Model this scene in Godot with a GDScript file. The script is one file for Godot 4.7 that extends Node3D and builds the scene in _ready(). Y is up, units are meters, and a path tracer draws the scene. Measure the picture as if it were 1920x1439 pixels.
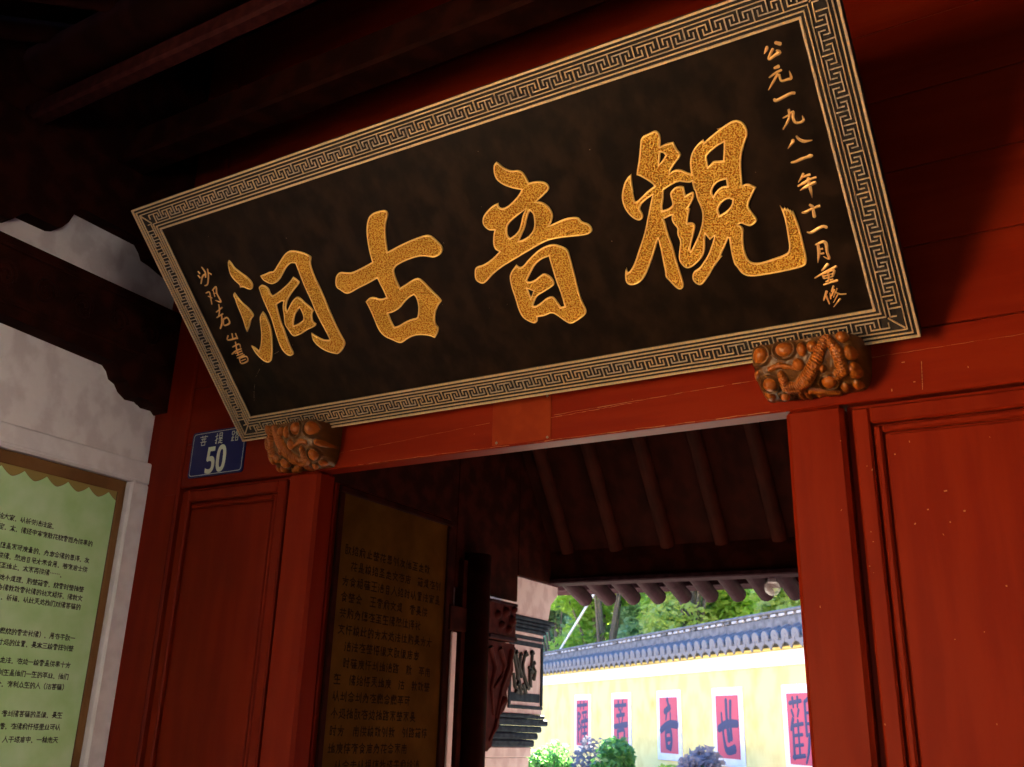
extends Node3D
# A temple gate seen from its porch: a leaning name board over a red doorway, a dark passage and a sunlit court behind.

var M := {}
var taken := {}
var boxes := {}

func _ready() -> void:
	var cam := Camera3D.new()
	cam.name = "camera"
	cam.near = 0.05
	cam.far = 400.0
	cam.projection = Camera3D.PROJECTION_FRUSTUM
	cam.size = 1439.0 / 1853.86 * cam.near
	cam.frustum_offset = Vector2(75.2, -59.44) / 1853.86 * cam.near
	add_child(cam)
	cam.transform = Transform3D(Basis(Vector3(0.840, 0.041, -0.541).normalized(), Vector3(0.159, 0.935, 0.317).normalized(), Vector3(0.518, -0.352, 0.779).normalized()).orthonormalized(), Vector3(1.616, 1.591, 2.753))
	var lens := CameraAttributesPhysical.new()
	lens.frustum_near = 0.05
	lens.frustum_far = 400.0
	lens.frustum_focal_length = 20.0
	lens.exposure_aperture = 5.0
	lens.frustum_focus_distance = 3.0
	cam.attributes = lens
	cam.current = true
	var sky_mat := ProceduralSkyMaterial.new()
	sky_mat.sky_top_color = Color(0.36, 0.55, 0.86)
	sky_mat.sky_horizon_color = Color(0.80, 0.87, 0.93)
	sky_mat.sky_curve = 0.12
	sky_mat.ground_bottom_color = Color(0.25, 0.24, 0.22)
	sky_mat.ground_horizon_color = Color(0.62, 0.66, 0.68)
	var sky := Sky.new()
	sky.sky_material = sky_mat
	var env := Environment.new()
	env.background_mode = Environment.BG_SKY
	env.sky = sky
	env.background_energy_multiplier = 0.195
	env.tonemap_mode = Environment.TONE_MAPPER_LINEAR
	env.tonemap_exposure = 29.0
	env.sdfgi_enabled = true
	env.ssao_enabled = true
	env.ssil_enabled = true
	var we := WorldEnvironment.new()
	we.name = "daylight"
	we.environment = env
	add_child(we)
	var sun := DirectionalLight3D.new()
	sun.name = "sun"
	sun.light_energy = 1.6
	sun.light_color = Color(1.0, 0.93, 0.82)
	sun.light_angular_distance = 0.5
	sun.shadow_enabled = true
	add_child(sun)
	sun.look_at_from_position(Vector3(-2.2, 5.3, -6.5), Vector3.ZERO)
	make_materials()
	build_ground()
	build_gatehouse()
	build_front_wall()
	build_left_wall()
	build_rear()
	build_lane()
	build_court()
	build_plaque()
	build_brackets()
	build_number_plate()
	build_notice_board()
	build_door_board()

# ------------------------------------------------------------ naming
func numbered(called: String) -> String:
	if not taken.has(called):
		taken[called] = 0
		return called
	taken[called] += 1
	return "%s_%03d" % [called, taken[called]]

func tag(o: Node, label: String, category: String, group := "") -> void:
	o.set_meta("label", label)
	o.set_meta("category", category)
	if group != "":
		o.set_meta("group", group)

func thing(called: String, label: String, category: String, at := Vector3.ZERO, group := "") -> Node3D:
	var o := Node3D.new()
	o.name = numbered(called)
	add_child(o)
	o.position = at
	tag(o, label, category, group)
	return o

func part(called: String, mesh: Mesh, m: Material, parent: Node, at := Vector3.ZERO) -> MeshInstance3D:
	var o := MeshInstance3D.new()
	o.name = called
	o.mesh = mesh
	o.material_override = m
	parent.add_child(o, true)
	o.position = at
	return o

func structure(called: String, mesh: Mesh, m: Material, at := Vector3.ZERO) -> MeshInstance3D:
	var o := part(called, mesh, m, self, at)
	o.set_meta("kind", "structure")
	return o

# ------------------------------------------------------------ shapes
func quad(t: PackedVector3Array, a: Vector3, b: Vector3, c: Vector3, d: Vector3) -> void:
	t.append_array(PackedVector3Array([a, b, c, a, c, d]))

func commit(t: PackedVector3Array, smooth := false, cols := PackedColorArray(), uvs := PackedVector2Array()) -> ArrayMesh:
	var st := SurfaceTool.new()
	st.begin(Mesh.PRIMITIVE_TRIANGLES)
	st.set_smooth_group(0 if smooth else -1)
	for i in t.size():
		if cols.size() > i:
			st.set_color(cols[i])
		if uvs.size() > i:
			st.set_uv(uvs[i])
		st.add_vertex(t[i])
	st.generate_normals()
	if uvs.size() > 0:
		st.generate_tangents()
	return st.commit()

func add_cbox(t: PackedVector3Array, s: Vector3, c: float, mid := Vector3.ZERO) -> void:
	var h := s * 0.5
	c = minf(c, minf(h.x, minf(h.y, h.z)) * 0.6)
	var p := {}
	for sx in [-1, 1]:
		for sy in [-1, 1]:
			for sz in [-1, 1]:
				p[[0, sx, sy, sz]] = mid + Vector3(sx * h.x, sy * (h.y - c), sz * (h.z - c))
				p[[1, sx, sy, sz]] = mid + Vector3(sx * (h.x - c), sy * h.y, sz * (h.z - c))
				p[[2, sx, sy, sz]] = mid + Vector3(sx * (h.x - c), sy * (h.y - c), sz * h.z)
				t.append_array(PackedVector3Array([p[[0, sx, sy, sz]], p[[1, sx, sy, sz]], p[[2, sx, sy, sz]]]))
	for s1 in [-1, 1]:
		quad(t, p[[0, s1, -1, -1]], p[[0, s1, 1, -1]], p[[0, s1, 1, 1]], p[[0, s1, -1, 1]])
		quad(t, p[[1, -1, s1, -1]], p[[1, 1, s1, -1]], p[[1, 1, s1, 1]], p[[1, -1, s1, 1]])
		quad(t, p[[2, -1, -1, s1]], p[[2, 1, -1, s1]], p[[2, 1, 1, s1]], p[[2, -1, 1, s1]])
		for s2 in [-1, 1]:
			quad(t, p[[0, s1, s2, -1]], p[[1, s1, s2, -1]], p[[1, s1, s2, 1]], p[[0, s1, s2, 1]])
			quad(t, p[[0, s1, -1, s2]], p[[2, s1, -1, s2]], p[[2, s1, 1, s2]], p[[0, s1, 1, s2]])
			quad(t, p[[1, -1, s1, s2]], p[[2, -1, s1, s2]], p[[2, 1, s1, s2]], p[[1, 1, s1, s2]])

func cbox(s: Vector3, c := 0.004) -> ArrayMesh:
	var key := "%.4f %.4f %.4f %.4f" % [s.x, s.y, s.z, c]
	if not boxes.has(key):
		var t := PackedVector3Array()
		add_cbox(t, s, c)
		boxes[key] = commit(t)
	return boxes[key]

func bar(called: String, a: Vector3, b: Vector3, m: Material, parent: Node, c := 0.004) -> MeshInstance3D:
	return part(called, cbox((b - a).abs(), c), m, parent, (a + b) * 0.5)

func add_tube(t: PackedVector3Array, pts: Array, rad: Array, seg := 10) -> void:
	var rings := []
	for i in pts.size():
		var d: Vector3 = (pts[mini(i + 1, pts.size() - 1)] - pts[maxi(i - 1, 0)]).normalized()
		var a := d.cross(Vector3.UP if absf(d.y) < 0.9 else Vector3.RIGHT).normalized()
		var b := d.cross(a)
		var ring := PackedVector3Array()
		for k in seg:
			var f := TAU * k / seg
			ring.append(pts[i] + (a * cos(f) + b * sin(f)) * rad[i])
		rings.append(ring)
	for i in pts.size() - 1:
		for k in seg:
			quad(t, rings[i][k], rings[i][(k + 1) % seg], rings[i + 1][(k + 1) % seg], rings[i + 1][k])
	for e in [0, pts.size() - 1]:
		for k in seg:
			t.append_array(PackedVector3Array([pts[e], rings[e][k], rings[e][(k + 1) % seg]]))

func tube(pts: Array, rad: Array, seg := 10) -> ArrayMesh:
	var t := PackedVector3Array()
	add_tube(t, pts, rad, seg)
	return commit(t, true)

func add_prism(t: PackedVector3Array, poly: PackedVector2Array, z0: float, z1: float) -> void:
	var idx := Geometry2D.triangulate_polygon(poly)
	for i in range(0, idx.size(), 3):
		for z in [z0, z1]:
			t.append_array(PackedVector3Array([Vector3(poly[idx[i]].x, poly[idx[i]].y, z), Vector3(poly[idx[i + 1]].x, poly[idx[i + 1]].y, z), Vector3(poly[idx[i + 2]].x, poly[idx[i + 2]].y, z)]))
	for i in poly.size():
		var a := poly[i]
		var b := poly[(i + 1) % poly.size()]
		quad(t, Vector3(a.x, a.y, z0), Vector3(b.x, b.y, z0), Vector3(b.x, b.y, z1), Vector3(a.x, a.y, z1))

func prism(poly: PackedVector2Array, z0: float, z1: float) -> ArrayMesh:
	var t := PackedVector3Array()
	add_prism(t, poly, z0, z1)
	return commit(t)

func points(a: Array, k := 1.0) -> PackedVector2Array:
	var r := PackedVector2Array()
	for i in range(0, a.size(), 2):
		r.append(Vector2(a[i], a[i + 1]) * k)
	return r

# corner cutting that keeps sharp corners
func soften(p: PackedVector2Array, rounds := 2) -> PackedVector2Array:
	for r in rounds:
		var q := PackedVector2Array()
		for i in p.size():
			var a := p[(i + p.size() - 1) % p.size()]
			var b := p[i]
			var c := p[(i + 1) % p.size()]
			if absf((b - a).angle_to(c - b)) > 1.15:
				q.append(b)
			else:
				q.append(b.lerp(a, 0.25))
				q.append(b.lerp(c, 0.25))
		p = q
	return p

func area(p: PackedVector2Array) -> float:
	var s := 0.0
	for i in p.size():
		s += p[i].cross(p[(i + 1) % p.size()])
	return s * 0.5

# the outline without its holes, cut into bands through the holes so that every piece is simple
func pieces_without(outer: PackedVector2Array, holes: Array) -> Array:
	var cuts := [-9.0]
	for h in holes:
		var c := Vector2.ZERO
		for p in h:
			c += p
		cuts.append(c.x / h.size())
	cuts.sort()
	cuts.append(9.0)
	var out := []
	for i in cuts.size() - 1:
		var band := PackedVector2Array([Vector2(cuts[i], -9), Vector2(cuts[i + 1], -9), Vector2(cuts[i + 1], 9), Vector2(cuts[i], 9)])
		var some := Geometry2D.intersect_polygons(outer, band)
		for h in holes:
			var next: Array[PackedVector2Array] = []
			for s in some:
				next.append_array(Geometry2D.clip_polygons(s, h))
			some = next
		out.append_array(some)
	return out

# ------------------------------------------------------------ materials
func noise_image(seed_: int, freq: float, octaves: int, size := 512, kind := FastNoiseLite.TYPE_SIMPLEX_SMOOTH) -> Image:
	var n := FastNoiseLite.new()
	n.seed = seed_
	n.noise_type = kind
	n.frequency = freq
	n.fractal_octaves = octaves
	n.fractal_type = FastNoiseLite.FRACTAL_FBM if octaves > 1 else FastNoiseLite.FRACTAL_NONE
	return n.get_seamless_image(size, size)

func ramp_texture(src: Image, a: Color, b: Color, lo := 0.25, hi := 0.75) -> ImageTexture:
	var w := src.get_width()
	var out := Image.create(w, w, false, Image.FORMAT_RGB8)
	var ca := a.linear_to_srgb()
	var cb := b.linear_to_srgb()
	for y in w:
		for x in w:
			out.set_pixel(x, y, ca.lerp(cb, smoothstep(lo, hi, src.get_pixel(x, y).r)))
	out.generate_mipmaps()
	return ImageTexture.create_from_image(out)

func bump_texture(src: Image, strength: float) -> ImageTexture:
	var n: Image = src.duplicate()
	n.convert(Image.FORMAT_RGBA8)
	n.bump_map_to_normal_map(strength)
	return ImageTexture.create_from_image(n)

func plain(c: Color, rough := 0.7, metal := 0.0) -> StandardMaterial3D:
	var m := StandardMaterial3D.new()
	m.albedo_color = c.linear_to_srgb()
	m.roughness = rough
	m.metallic = metal
	return m

func grained(a: Color, b: Color, src: Image, scale: Vector3, rough := 0.7, metal := 0.0, lo := 0.25, hi := 0.75, bump: Texture2D = null, bump_by := 0.6) -> StandardMaterial3D:
	var m := StandardMaterial3D.new()
	m.albedo_texture = ramp_texture(src, a, b, lo, hi)
	m.roughness = rough
	m.metallic = metal
	m.metallic_specular = 0.2
	m.uv1_triplanar = true
	m.uv1_world_triplanar = true
	m.uv1_scale = scale
	if bump:
		m.normal_enabled = true
		m.normal_texture = bump
		m.normal_scale = bump_by
	return m

func make_materials() -> void:
	var soft := noise_image(3, 0.008, 5)
	var fine := noise_image(7, 0.05, 3)
	var grit := noise_image(11, 0.09, 2)
	var soft_bump := bump_texture(soft, 6.0)
	var fine_bump := bump_texture(fine, 4.0)
	var grit_bump := bump_texture(grit, 5.0)
	# one red paint for all the joinery (brushed along the board) and one old brown timber for all roof work
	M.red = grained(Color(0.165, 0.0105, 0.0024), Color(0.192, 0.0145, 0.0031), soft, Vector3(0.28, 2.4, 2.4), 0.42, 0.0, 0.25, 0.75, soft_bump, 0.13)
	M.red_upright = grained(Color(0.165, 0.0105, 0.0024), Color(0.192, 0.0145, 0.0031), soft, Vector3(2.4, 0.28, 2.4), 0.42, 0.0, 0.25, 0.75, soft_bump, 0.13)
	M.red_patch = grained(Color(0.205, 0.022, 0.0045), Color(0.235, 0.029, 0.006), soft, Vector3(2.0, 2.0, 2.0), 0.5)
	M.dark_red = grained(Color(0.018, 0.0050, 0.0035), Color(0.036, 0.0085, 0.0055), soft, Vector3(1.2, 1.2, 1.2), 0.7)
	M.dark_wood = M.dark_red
	M.carve_red = grained(Color(0.040, 0.0095, 0.0095), Color(0.065, 0.015, 0.014), soft, Vector3(3, 3, 3), 0.55)
	M.scratch = plain(Color(0.34, 0.12, 0.045), 0.7)
	M.plaster = grained(Color(0.72, 0.66, 0.71), Color(0.86, 0.82, 0.87), soft, Vector3(1.4, 1.1, 1.4), 0.85, 0.0, 0.25, 0.65, soft_bump, 0.35)
	M.white_paint = grained(Color(0.78, 0.74, 0.80), Color(0.86, 0.83, 0.89), soft, Vector3(2, 2, 2), 0.55)
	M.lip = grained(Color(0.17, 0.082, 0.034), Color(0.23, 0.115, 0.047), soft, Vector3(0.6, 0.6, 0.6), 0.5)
	M.lacquer = grained(Color(0.008, 0.0045, 0.003), Color(0.023, 0.0120, 0.007), soft, Vector3(2.2, 2.2, 2.2), 0.4, 0.0, 0.3, 0.75, soft_bump, 0.12)
	M.frame_ground = plain(Color(0.014, 0.008, 0.006), 0.8)
	M.gilt = grained(Color(0.50, 0.41, 0.33), Color(0.76, 0.49, 0.23), fine, Vector3(5, 5, 5), 0.5, 0.3, 0.3, 0.7, grit_bump, 0.5)
	M.gilt_grey = grained(Color(0.42, 0.35, 0.30), Color(0.62, 0.47, 0.33), fine, Vector3(5, 5, 5), 0.55, 0.25, 0.3, 0.7, grit_bump, 0.5)
	M.gold = StandardMaterial3D.new()
	M.gold.albedo_texture = ramp_texture(grit, Color(0.58, 0.17, 0.008), Color(1.0, 0.61, 0.10), 0.30, 0.54)
	M.gold.roughness = 0.26
	M.gold.metallic = 0.2
	M.gold.normal_enabled = true
	M.gold.normal_texture = bump_texture(grit, 9.0)
	M.gold.normal_scale = 1.6
	M.gold_rim = plain(Color(1.0, 0.66, 0.21), 0.35, 0.35)
	M.gold_ink = plain(Color(0.85, 0.52, 0.20), 0.45, 0.4)
	M.carving = plain(Color(1, 1, 1), 0.34)
	M.carving.metallic_specular = 0.45
	M.carving.vertex_color_use_as_albedo = true
	M.plate_blue = plain(Color(0.003, 0.008, 0.105), 0.35)
	M.plate_ink = plain(Color(0.72, 0.76, 0.60), 0.45)
	M.crack = plain(Color(0.22, 0.17, 0.13), 0.8)
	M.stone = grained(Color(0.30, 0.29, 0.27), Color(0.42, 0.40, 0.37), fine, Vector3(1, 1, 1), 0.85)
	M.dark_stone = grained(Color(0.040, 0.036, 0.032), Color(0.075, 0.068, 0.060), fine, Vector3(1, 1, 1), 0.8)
	M.brick = grained(Color(0.020, 0.020, 0.020), Color(0.036, 0.035, 0.034), fine, Vector3(1, 1, 1), 0.9)
	M.court_stone = grained(Color(0.065, 0.062, 0.058), Color(0.105, 0.10, 0.094), fine, Vector3(1, 1, 1), 0.85)
	M.pale_stone = grained(Color(0.56, 0.47, 0.35), Color(0.70, 0.60, 0.46), fine, Vector3(1, 1, 1), 0.85)
	M.asphalt = grained(Color(0.030, 0.030, 0.030), Color(0.050, 0.049, 0.048), fine, Vector3(1.5, 1.5, 1.5), 0.9)
	M.cream = grained(Color(0.76, 0.56, 0.31), Color(0.86, 0.68, 0.43), soft, Vector3(0.5, 0.5, 0.5), 0.85)
	M.yellow = grained(Color(0.62, 0.47, 0.15), Color(0.85, 0.73, 0.29), soft, Vector3(0.40, 0.20, 0.40), 0.85, 0.0, 0.15, 0.55, soft_bump, 0.2)
	M.lime = grained(Color(0.70, 0.70, 0.70), Color(0.82, 0.82, 0.82), soft, Vector3(1, 1, 1), 0.8)
	M.sign_red = plain(Color(0.52, 0.075, 0.11), 0.6)
	M.sign_ink = plain(Color(0.045, 0.050, 0.11), 0.7)
	M.tile = grained(Color(0.075, 0.080, 0.088), Color(0.14, 0.145, 0.155), fine, Vector3(2, 2, 2), 0.6)
	M.tile_face = grained(Color(0.15, 0.155, 0.17), Color(0.22, 0.225, 0.24), fine, Vector3(3, 3, 3), 0.65)
	M.ridge = grained(Color(0.10, 0.105, 0.112), Color(0.19, 0.195, 0.205), soft, Vector3(1.5, 1.5, 1.5), 0.8)
	M.ridge_chip = plain(Color(0.38, 0.39, 0.41), 0.8)
	M.slate = grained(Color(0.022, 0.040, 0.065), Color(0.042, 0.068, 0.10), soft, Vector3(3, 3, 3), 0.7)
	M.relief_ink = plain(Color(0.018, 0.028, 0.034), 0.6)
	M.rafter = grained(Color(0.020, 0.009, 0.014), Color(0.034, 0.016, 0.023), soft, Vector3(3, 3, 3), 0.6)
	M.bark = grained(Color(0.10, 0.08, 0.06), Color(0.20, 0.17, 0.13), fine, Vector3(2, 0.6, 2), 0.9)
	M.steel = plain(Color(0.62, 0.64, 0.66), 0.5, 0.2)
	M.glass = plain(Color(0.85, 0.90, 0.92), 0.05)
	M.glass.transparency = BaseMaterial3D.TRANSPARENCY_ALPHA
	M.glass.albedo_color.a = 0.25
	M.window = plain(Color(0.03, 0.035, 0.04), 0.15)
	M.hill = grained(Color(0.05, 0.09, 0.03), Color(0.20, 0.27, 0.13), fine, Vector3(0.10, 0.10, 0.10), 0.95)
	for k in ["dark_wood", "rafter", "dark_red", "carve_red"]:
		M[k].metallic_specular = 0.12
	for g in [["leaf_bright", Color(0.16, 0.26, 0.035)], ["leaf_yellow", Color(0.22, 0.28, 0.05)], ["leaf_dark", Color(0.025, 0.05, 0.015)], ["leaf_green", Color(0.055, 0.16, 0.04)], ["leaf_grey", Color(0.125, 0.12, 0.14)], ["leaf_mid", Color(0.13, 0.21, 0.09)]]:
		var m := plain(g[1], 0.55)
		m.backlight_enabled = true
		m.backlight = (g[1] * 2.2).linear_to_srgb()
		M[g[0]] = m

# ------------------------------------------------------------ setting
func build_ground() -> void:
	structure("ground", cbox(Vector3(120, 0.2, 120), 0.0), M.stone, Vector3(0, -0.25, -20))
	structure("lane", cbox(Vector3(60, 0.1, 14), 0.0), M.asphalt, Vector3(0, -0.17, 11))
	structure("bounce_forecourt", cbox(Vector3(18.0, 0.1, 11.0), 0.0), M.pale_stone, Vector3(-11.3, -0.15, 4.3))  # unseen pale paving, edge and tone set to bounce sun up at the board
	structure("courtyard", cbox(Vector3(40, 0.1, 24), 0.0), M.court_stone, Vector3(-4, -0.07, -16))
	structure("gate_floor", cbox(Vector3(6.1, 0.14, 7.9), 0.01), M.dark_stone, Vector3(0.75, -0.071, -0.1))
	var t := PackedVector3Array()
	var n := FastNoiseLite.new()
	n.seed = 5
	n.frequency = 0.05
	var hgt := func(x: float, z: float) -> float:
		return 30.0 * smoothstep(-25.0, -66.0, z + 0.25 * (x + 10.0)) + 3.0 * n.get_noise_2d(x, z) - 1.5
	for i in 40:
		for j in 20:
			var c := []
			for d in [[0, 0], [1, 0], [1, 1], [0, 1]]:
				var x: float = -90.0 + (i + d[0]) * 3.5
				var z: float = -27.0 - (j + d[1]) * 3.0
				c.append(Vector3(x, hgt.call(x, z), z))
			quad(t, c[0], c[1], c[2], c[3])
	structure("hill", commit(t, true), M.hill)

func slab(called: String, y0: float, z0: float, y1: float, z1: float, x0: float, x1: float, th: float, m: Material, parent: Node) -> MeshInstance3D:
	var a := Vector2(z0, y0)
	var b := Vector2(z1, y1)
	var o := part(called, cbox(Vector3(x1 - x0, th, a.distance_to(b)), 0.005), m, parent)
	o.position = Vector3((x0 + x1) / 2, (y0 + y1) / 2, (z0 + z1) / 2)
	o.rotation.x = atan2(y0 - y1, z1 - z0) if z1 > z0 else atan2(y1 - y0, z0 - z1)
	return o

var gate: Node3D

func build_gatehouse() -> void:
	gate = thing("gatehouse", "red timber temple gatehouse with deep porch, panelled front and dark passage", "gatehouse")
	# walls of the two sides, roof slopes, added dark lining of the passage
	for s in [[-0.4, 0.0, -1.9, 3.45, 2.84], [0.0, 0.4, 3.4, 2.9, 3.12]]:
		var side := points([s[3], -0.05, s[3], s[4], -1.6, 5.62, -3.72, 2.68, -3.72, 2.57, -2.86, 2.57, -2.86, -0.05])
		for i in side.size():
			side[i].x = -side[i].x
		var pw := part("plaster_wall", prism(side, s[0], s[1]), M.plaster, gate, Vector3(s[2], 0, 0))
		pw.rotation.y = PI / 2
	# unseen partitions, added to keep rear daylight out of the passage
	bar("added_partition", Vector3(1.05, 0, -3.62), Vector3(1.13, 5.0, -0.09), M.red_upright, gate)
	bar("added_partition", Vector3(1.14, 0, -3.68), Vector3(3.37, 2.59, -3.60), M.red_upright, gate)
	slab("roof", 5.75, -1.6, 2.62, 4.0, -2.7, 4.2, 0.14, M.dark_wood, gate)
	slab("roof", 5.75, -1.6, 2.80, -3.72, -2.7, 4.2, 0.14, M.dark_wood, gate)
	slab("roof", 2.80, -3.70, 2.60, -4.35, -2.7, 4.2, 0.06, M.rafter, gate)
	bar("ridge", Vector3(-2.7, 5.7, -1.75), Vector3(4.2, 6.1, -1.45), M.slate, gate)
	bar("shade_lining", Vector3(-1.896, 0, -2.40), Vector3(-1.87, 5.2, -0.1), M.dark_wood, gate)  # dark sheets over the plaster, standing in for deep shade
	bar("shade_lining", Vector3(-1.896, 2.38, -3.17), Vector3(-1.87, 4.2, -2.405), M.dark_wood, gate)
	bar("shade_lining", Vector3(-1.896, 2.56, -3.71), Vector3(-1.87, 3.6, -3.175), M.dark_wood, gate)
	bar("shade_lining", Vector3(-1.896, 3.86, 0.0), Vector3(-1.87, 4.8, 1.9), M.dark_wood, gate)
	bar("shade_lining", Vector3(3.37, 1.8, 0.0), Vector3(3.396, 4.8, 2.85), M.dark_wood, gate)  # unseen dark sheet over the right plaster, added to soak up bounced light
	bar("shade_lining", Vector3(3.37, 0, -3.0), Vector3(3.396, 5.0, -0.1), M.dark_wood, gate)
	# rafters under both slopes
	for k in 14:
		var x := -1.72 + k * 0.38
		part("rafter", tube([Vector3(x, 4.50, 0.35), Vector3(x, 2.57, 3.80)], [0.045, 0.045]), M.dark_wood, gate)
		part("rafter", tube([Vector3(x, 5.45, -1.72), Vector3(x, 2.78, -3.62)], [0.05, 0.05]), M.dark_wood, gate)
	# purlins across the porch
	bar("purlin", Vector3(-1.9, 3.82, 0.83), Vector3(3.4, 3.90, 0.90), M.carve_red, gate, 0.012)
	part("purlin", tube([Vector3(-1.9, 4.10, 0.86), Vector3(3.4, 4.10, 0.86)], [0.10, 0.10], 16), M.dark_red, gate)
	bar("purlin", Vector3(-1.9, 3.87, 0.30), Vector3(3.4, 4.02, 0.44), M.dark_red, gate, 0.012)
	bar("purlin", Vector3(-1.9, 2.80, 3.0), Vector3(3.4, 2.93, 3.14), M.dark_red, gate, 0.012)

func build_front_wall() -> void:
	var r: Material = M.red
	var v: Material = M.red_upright
	var lin := bar("lintel", Vector3(-1.66, 2.468, -0.075), Vector3(3.4, 2.656, 0.0), r, gate, 0.004)
	var off: Vector3 = -lin.position
	var patch := bar("patch_board", Vector3(-0.118, 2.476, 0.0), Vector3(0.108, 2.640, 0.0022), M.red_patch, lin, 0.001)
	patch.position += off
	for p in [[-0.10, 2.485], [0.096, 2.482], [0.094, 2.625]]:
		var nail := part("nail", cbox(Vector3(0.008, 0.008, 0.004), 0.002), M.crack, lin, Vector3(p[0], p[1], 0.003) + off)
		nail.rotation.z = 0.5
	# boards above the lintel
	var y := 2.659
	for k in 9:
		bar("board", Vector3(-1.66, y, -0.075), Vector3(3.4, y + 0.247, -0.003), r, gate, 0.002)
		y += 0.249
	# hairline cracks and chipped paint, as thin chips standing a hair proud
	var rng := RandomNumberGenerator.new()
	rng.seed = 21
	for run in [[-0.86, 2.522, -0.13, 2.560, 0.0008], [0.12, 2.556, 0.80, 2.575, 0.0016], [0.10, 2.548, 0.42, 2.560, 0.0012], [1.12, 2.592, 1.60, 2.596, 0.0009], [0.02, 2.4712, 0.86, 2.4722, 0.0018], [1.24, 2.480, 1.246, 2.56, 0.0016], [-0.70, 2.4708, -0.05, 2.4716, 0.0012]]:
		var t := PackedVector3Array()
		var steps := 26
		var last := Vector2(run[0], run[1])
		for i in range(1, steps + 1):
			var f := float(i) / steps
			var q := Vector2(lerpf(run[0], run[2], f), lerpf(run[1], run[3], f) + rng.randf_range(-0.0012, 0.0012))
			if true:
				var wd: float = run[4] * rng.randf_range(0.15, 1.3) * 0.5
				var nn := (q - last).orthogonal().normalized() * wd
				quad(t, Vector3(last.x + nn.x, last.y + nn.y, 0.001), Vector3(q.x + nn.x, q.y + nn.y, 0.001), Vector3(q.x - nn.x, q.y - nn.y, 0.001), Vector3(last.x - nn.x, last.y - nn.y, 0.001))
			last = q
		part("paint_crack", commit(t), M.scratch, lin, off)
	# jambs and panelled sides
	for s in [-1, 1]:
		bar("jamb", Vector3(s * 0.875, 0.0, -0.085), Vector3(s * 1.033, 2.466, 0.014), v, gate, 0.012)
		var far := 1.645 if s < 0 else 2.55
		var pan := Node3D.new()
		pan.name = "side_panel"
		gate.add_child(pan, true)
		bar("backing", Vector3(s * 1.034, 0.0, -0.08), Vector3(s * far, 2.466, -0.028), v, pan, 0.002)
		bar("stile", Vector3(s * 1.052, 0.0, -0.027), Vector3(s * 1.098, 2.452, 0.0), v, pan, 0.006)
		bar("stile", Vector3(s * (far - 0.05), 0.0, -0.027), Vector3(s * (far - 0.004), 2.452, 0.0), v, pan, 0.006)
		bar("rail", Vector3(s * 1.0985, 2.404, -0.027), Vector3(s * (far - 0.0505), 2.452, -0.001), v, pan, 0.006)
		bar("moulding", Vector3(s * 1.104, 0.0, -0.027), Vector3(s * 1.124, 2.399, -0.008), v, pan, 0.006)
		bar("moulding", Vector3(s * 1.1245, 2.379, -0.027), Vector3(s * (far - 0.056), 2.399, -0.0085), v, pan, 0.006)
		bar("field", Vector3(s * 1.130, 0.0, -0.027), Vector3(s * (far - 0.058), 2.373, -0.013), v, pan, 0.004)
	bar("corner_post", Vector3(-1.895, 0, -0.08), Vector3(-1.662, 4.9, 0.006), M.red_upright, gate, 0.008)
	bar("corner_fillet", Vector3(-1.735, 0, 0.0065), Vector3(-1.668, 2.44, 0.014), M.red_upright, gate, 0.005)
	bar("panel", Vector3(2.56, 0, -0.08), Vector3(3.4, 2.466, -0.01), v, gate)
	var wear := RandomNumberGenerator.new()
	wear.seed = 63
	for i in 24:
		var on := wear.randi() % 4
		var q := Vector3(wear.randf_range(0.89, 1.02), wear.randf_range(1.5, 2.45), 0.0142)
		if on == 1:
			q = Vector3(wear.randf_range(1.14, 1.62), wear.randf_range(1.5, 2.36), -0.0128)
		elif on == 2:
			q = Vector3(wear.randf_range(-0.7, 1.6), wear.randf_range(2.475, 2.60), 0.0004)
		elif on == 3:
			q = Vector3(1.055 + wear.randf() * 0.04, wear.randf_range(1.5, 2.44), 0.0002)
		var c := part("paint_fleck", cbox(Vector3(wear.randf_range(0.0012, 0.0035), wear.randf_range(0.0015, 0.006), 0.001), 0.0005), M.scratch, gate, q)
		c.rotation.z = wear.randf_range(-0.7, 0.7)
	# paint flecks on the right-hand panel and the lintel
	for f in [[1.19, 2.345, 9, 4], [1.262, 2.205, 6, 13], [1.30, 2.150, 7, 8], [1.215, 2.16, 6, 7], [1.20, 2.565, 5, 14], [1.163, 2.49, 12, 5], [1.222, 2.505, 4, 9], [1.02, 2.36, 5, 5], [1.06, 2.02, 4, 7], [1.37, 1.96, 7, 6]]:
		var chip := part("paint_fleck", cbox(Vector3(f[2] * 0.0006, f[3] * 0.0006, 0.0016), 0.0007), M.scratch, gate, Vector3(f[0], f[1], 0.0005 if f[1] > 2.46 else (-0.0125 if f[0] > 1.13 else (0.0145 if f[0] < 1.03 else 0.0))))
		chip.rotation.z = 0.4 + f[0]

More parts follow.
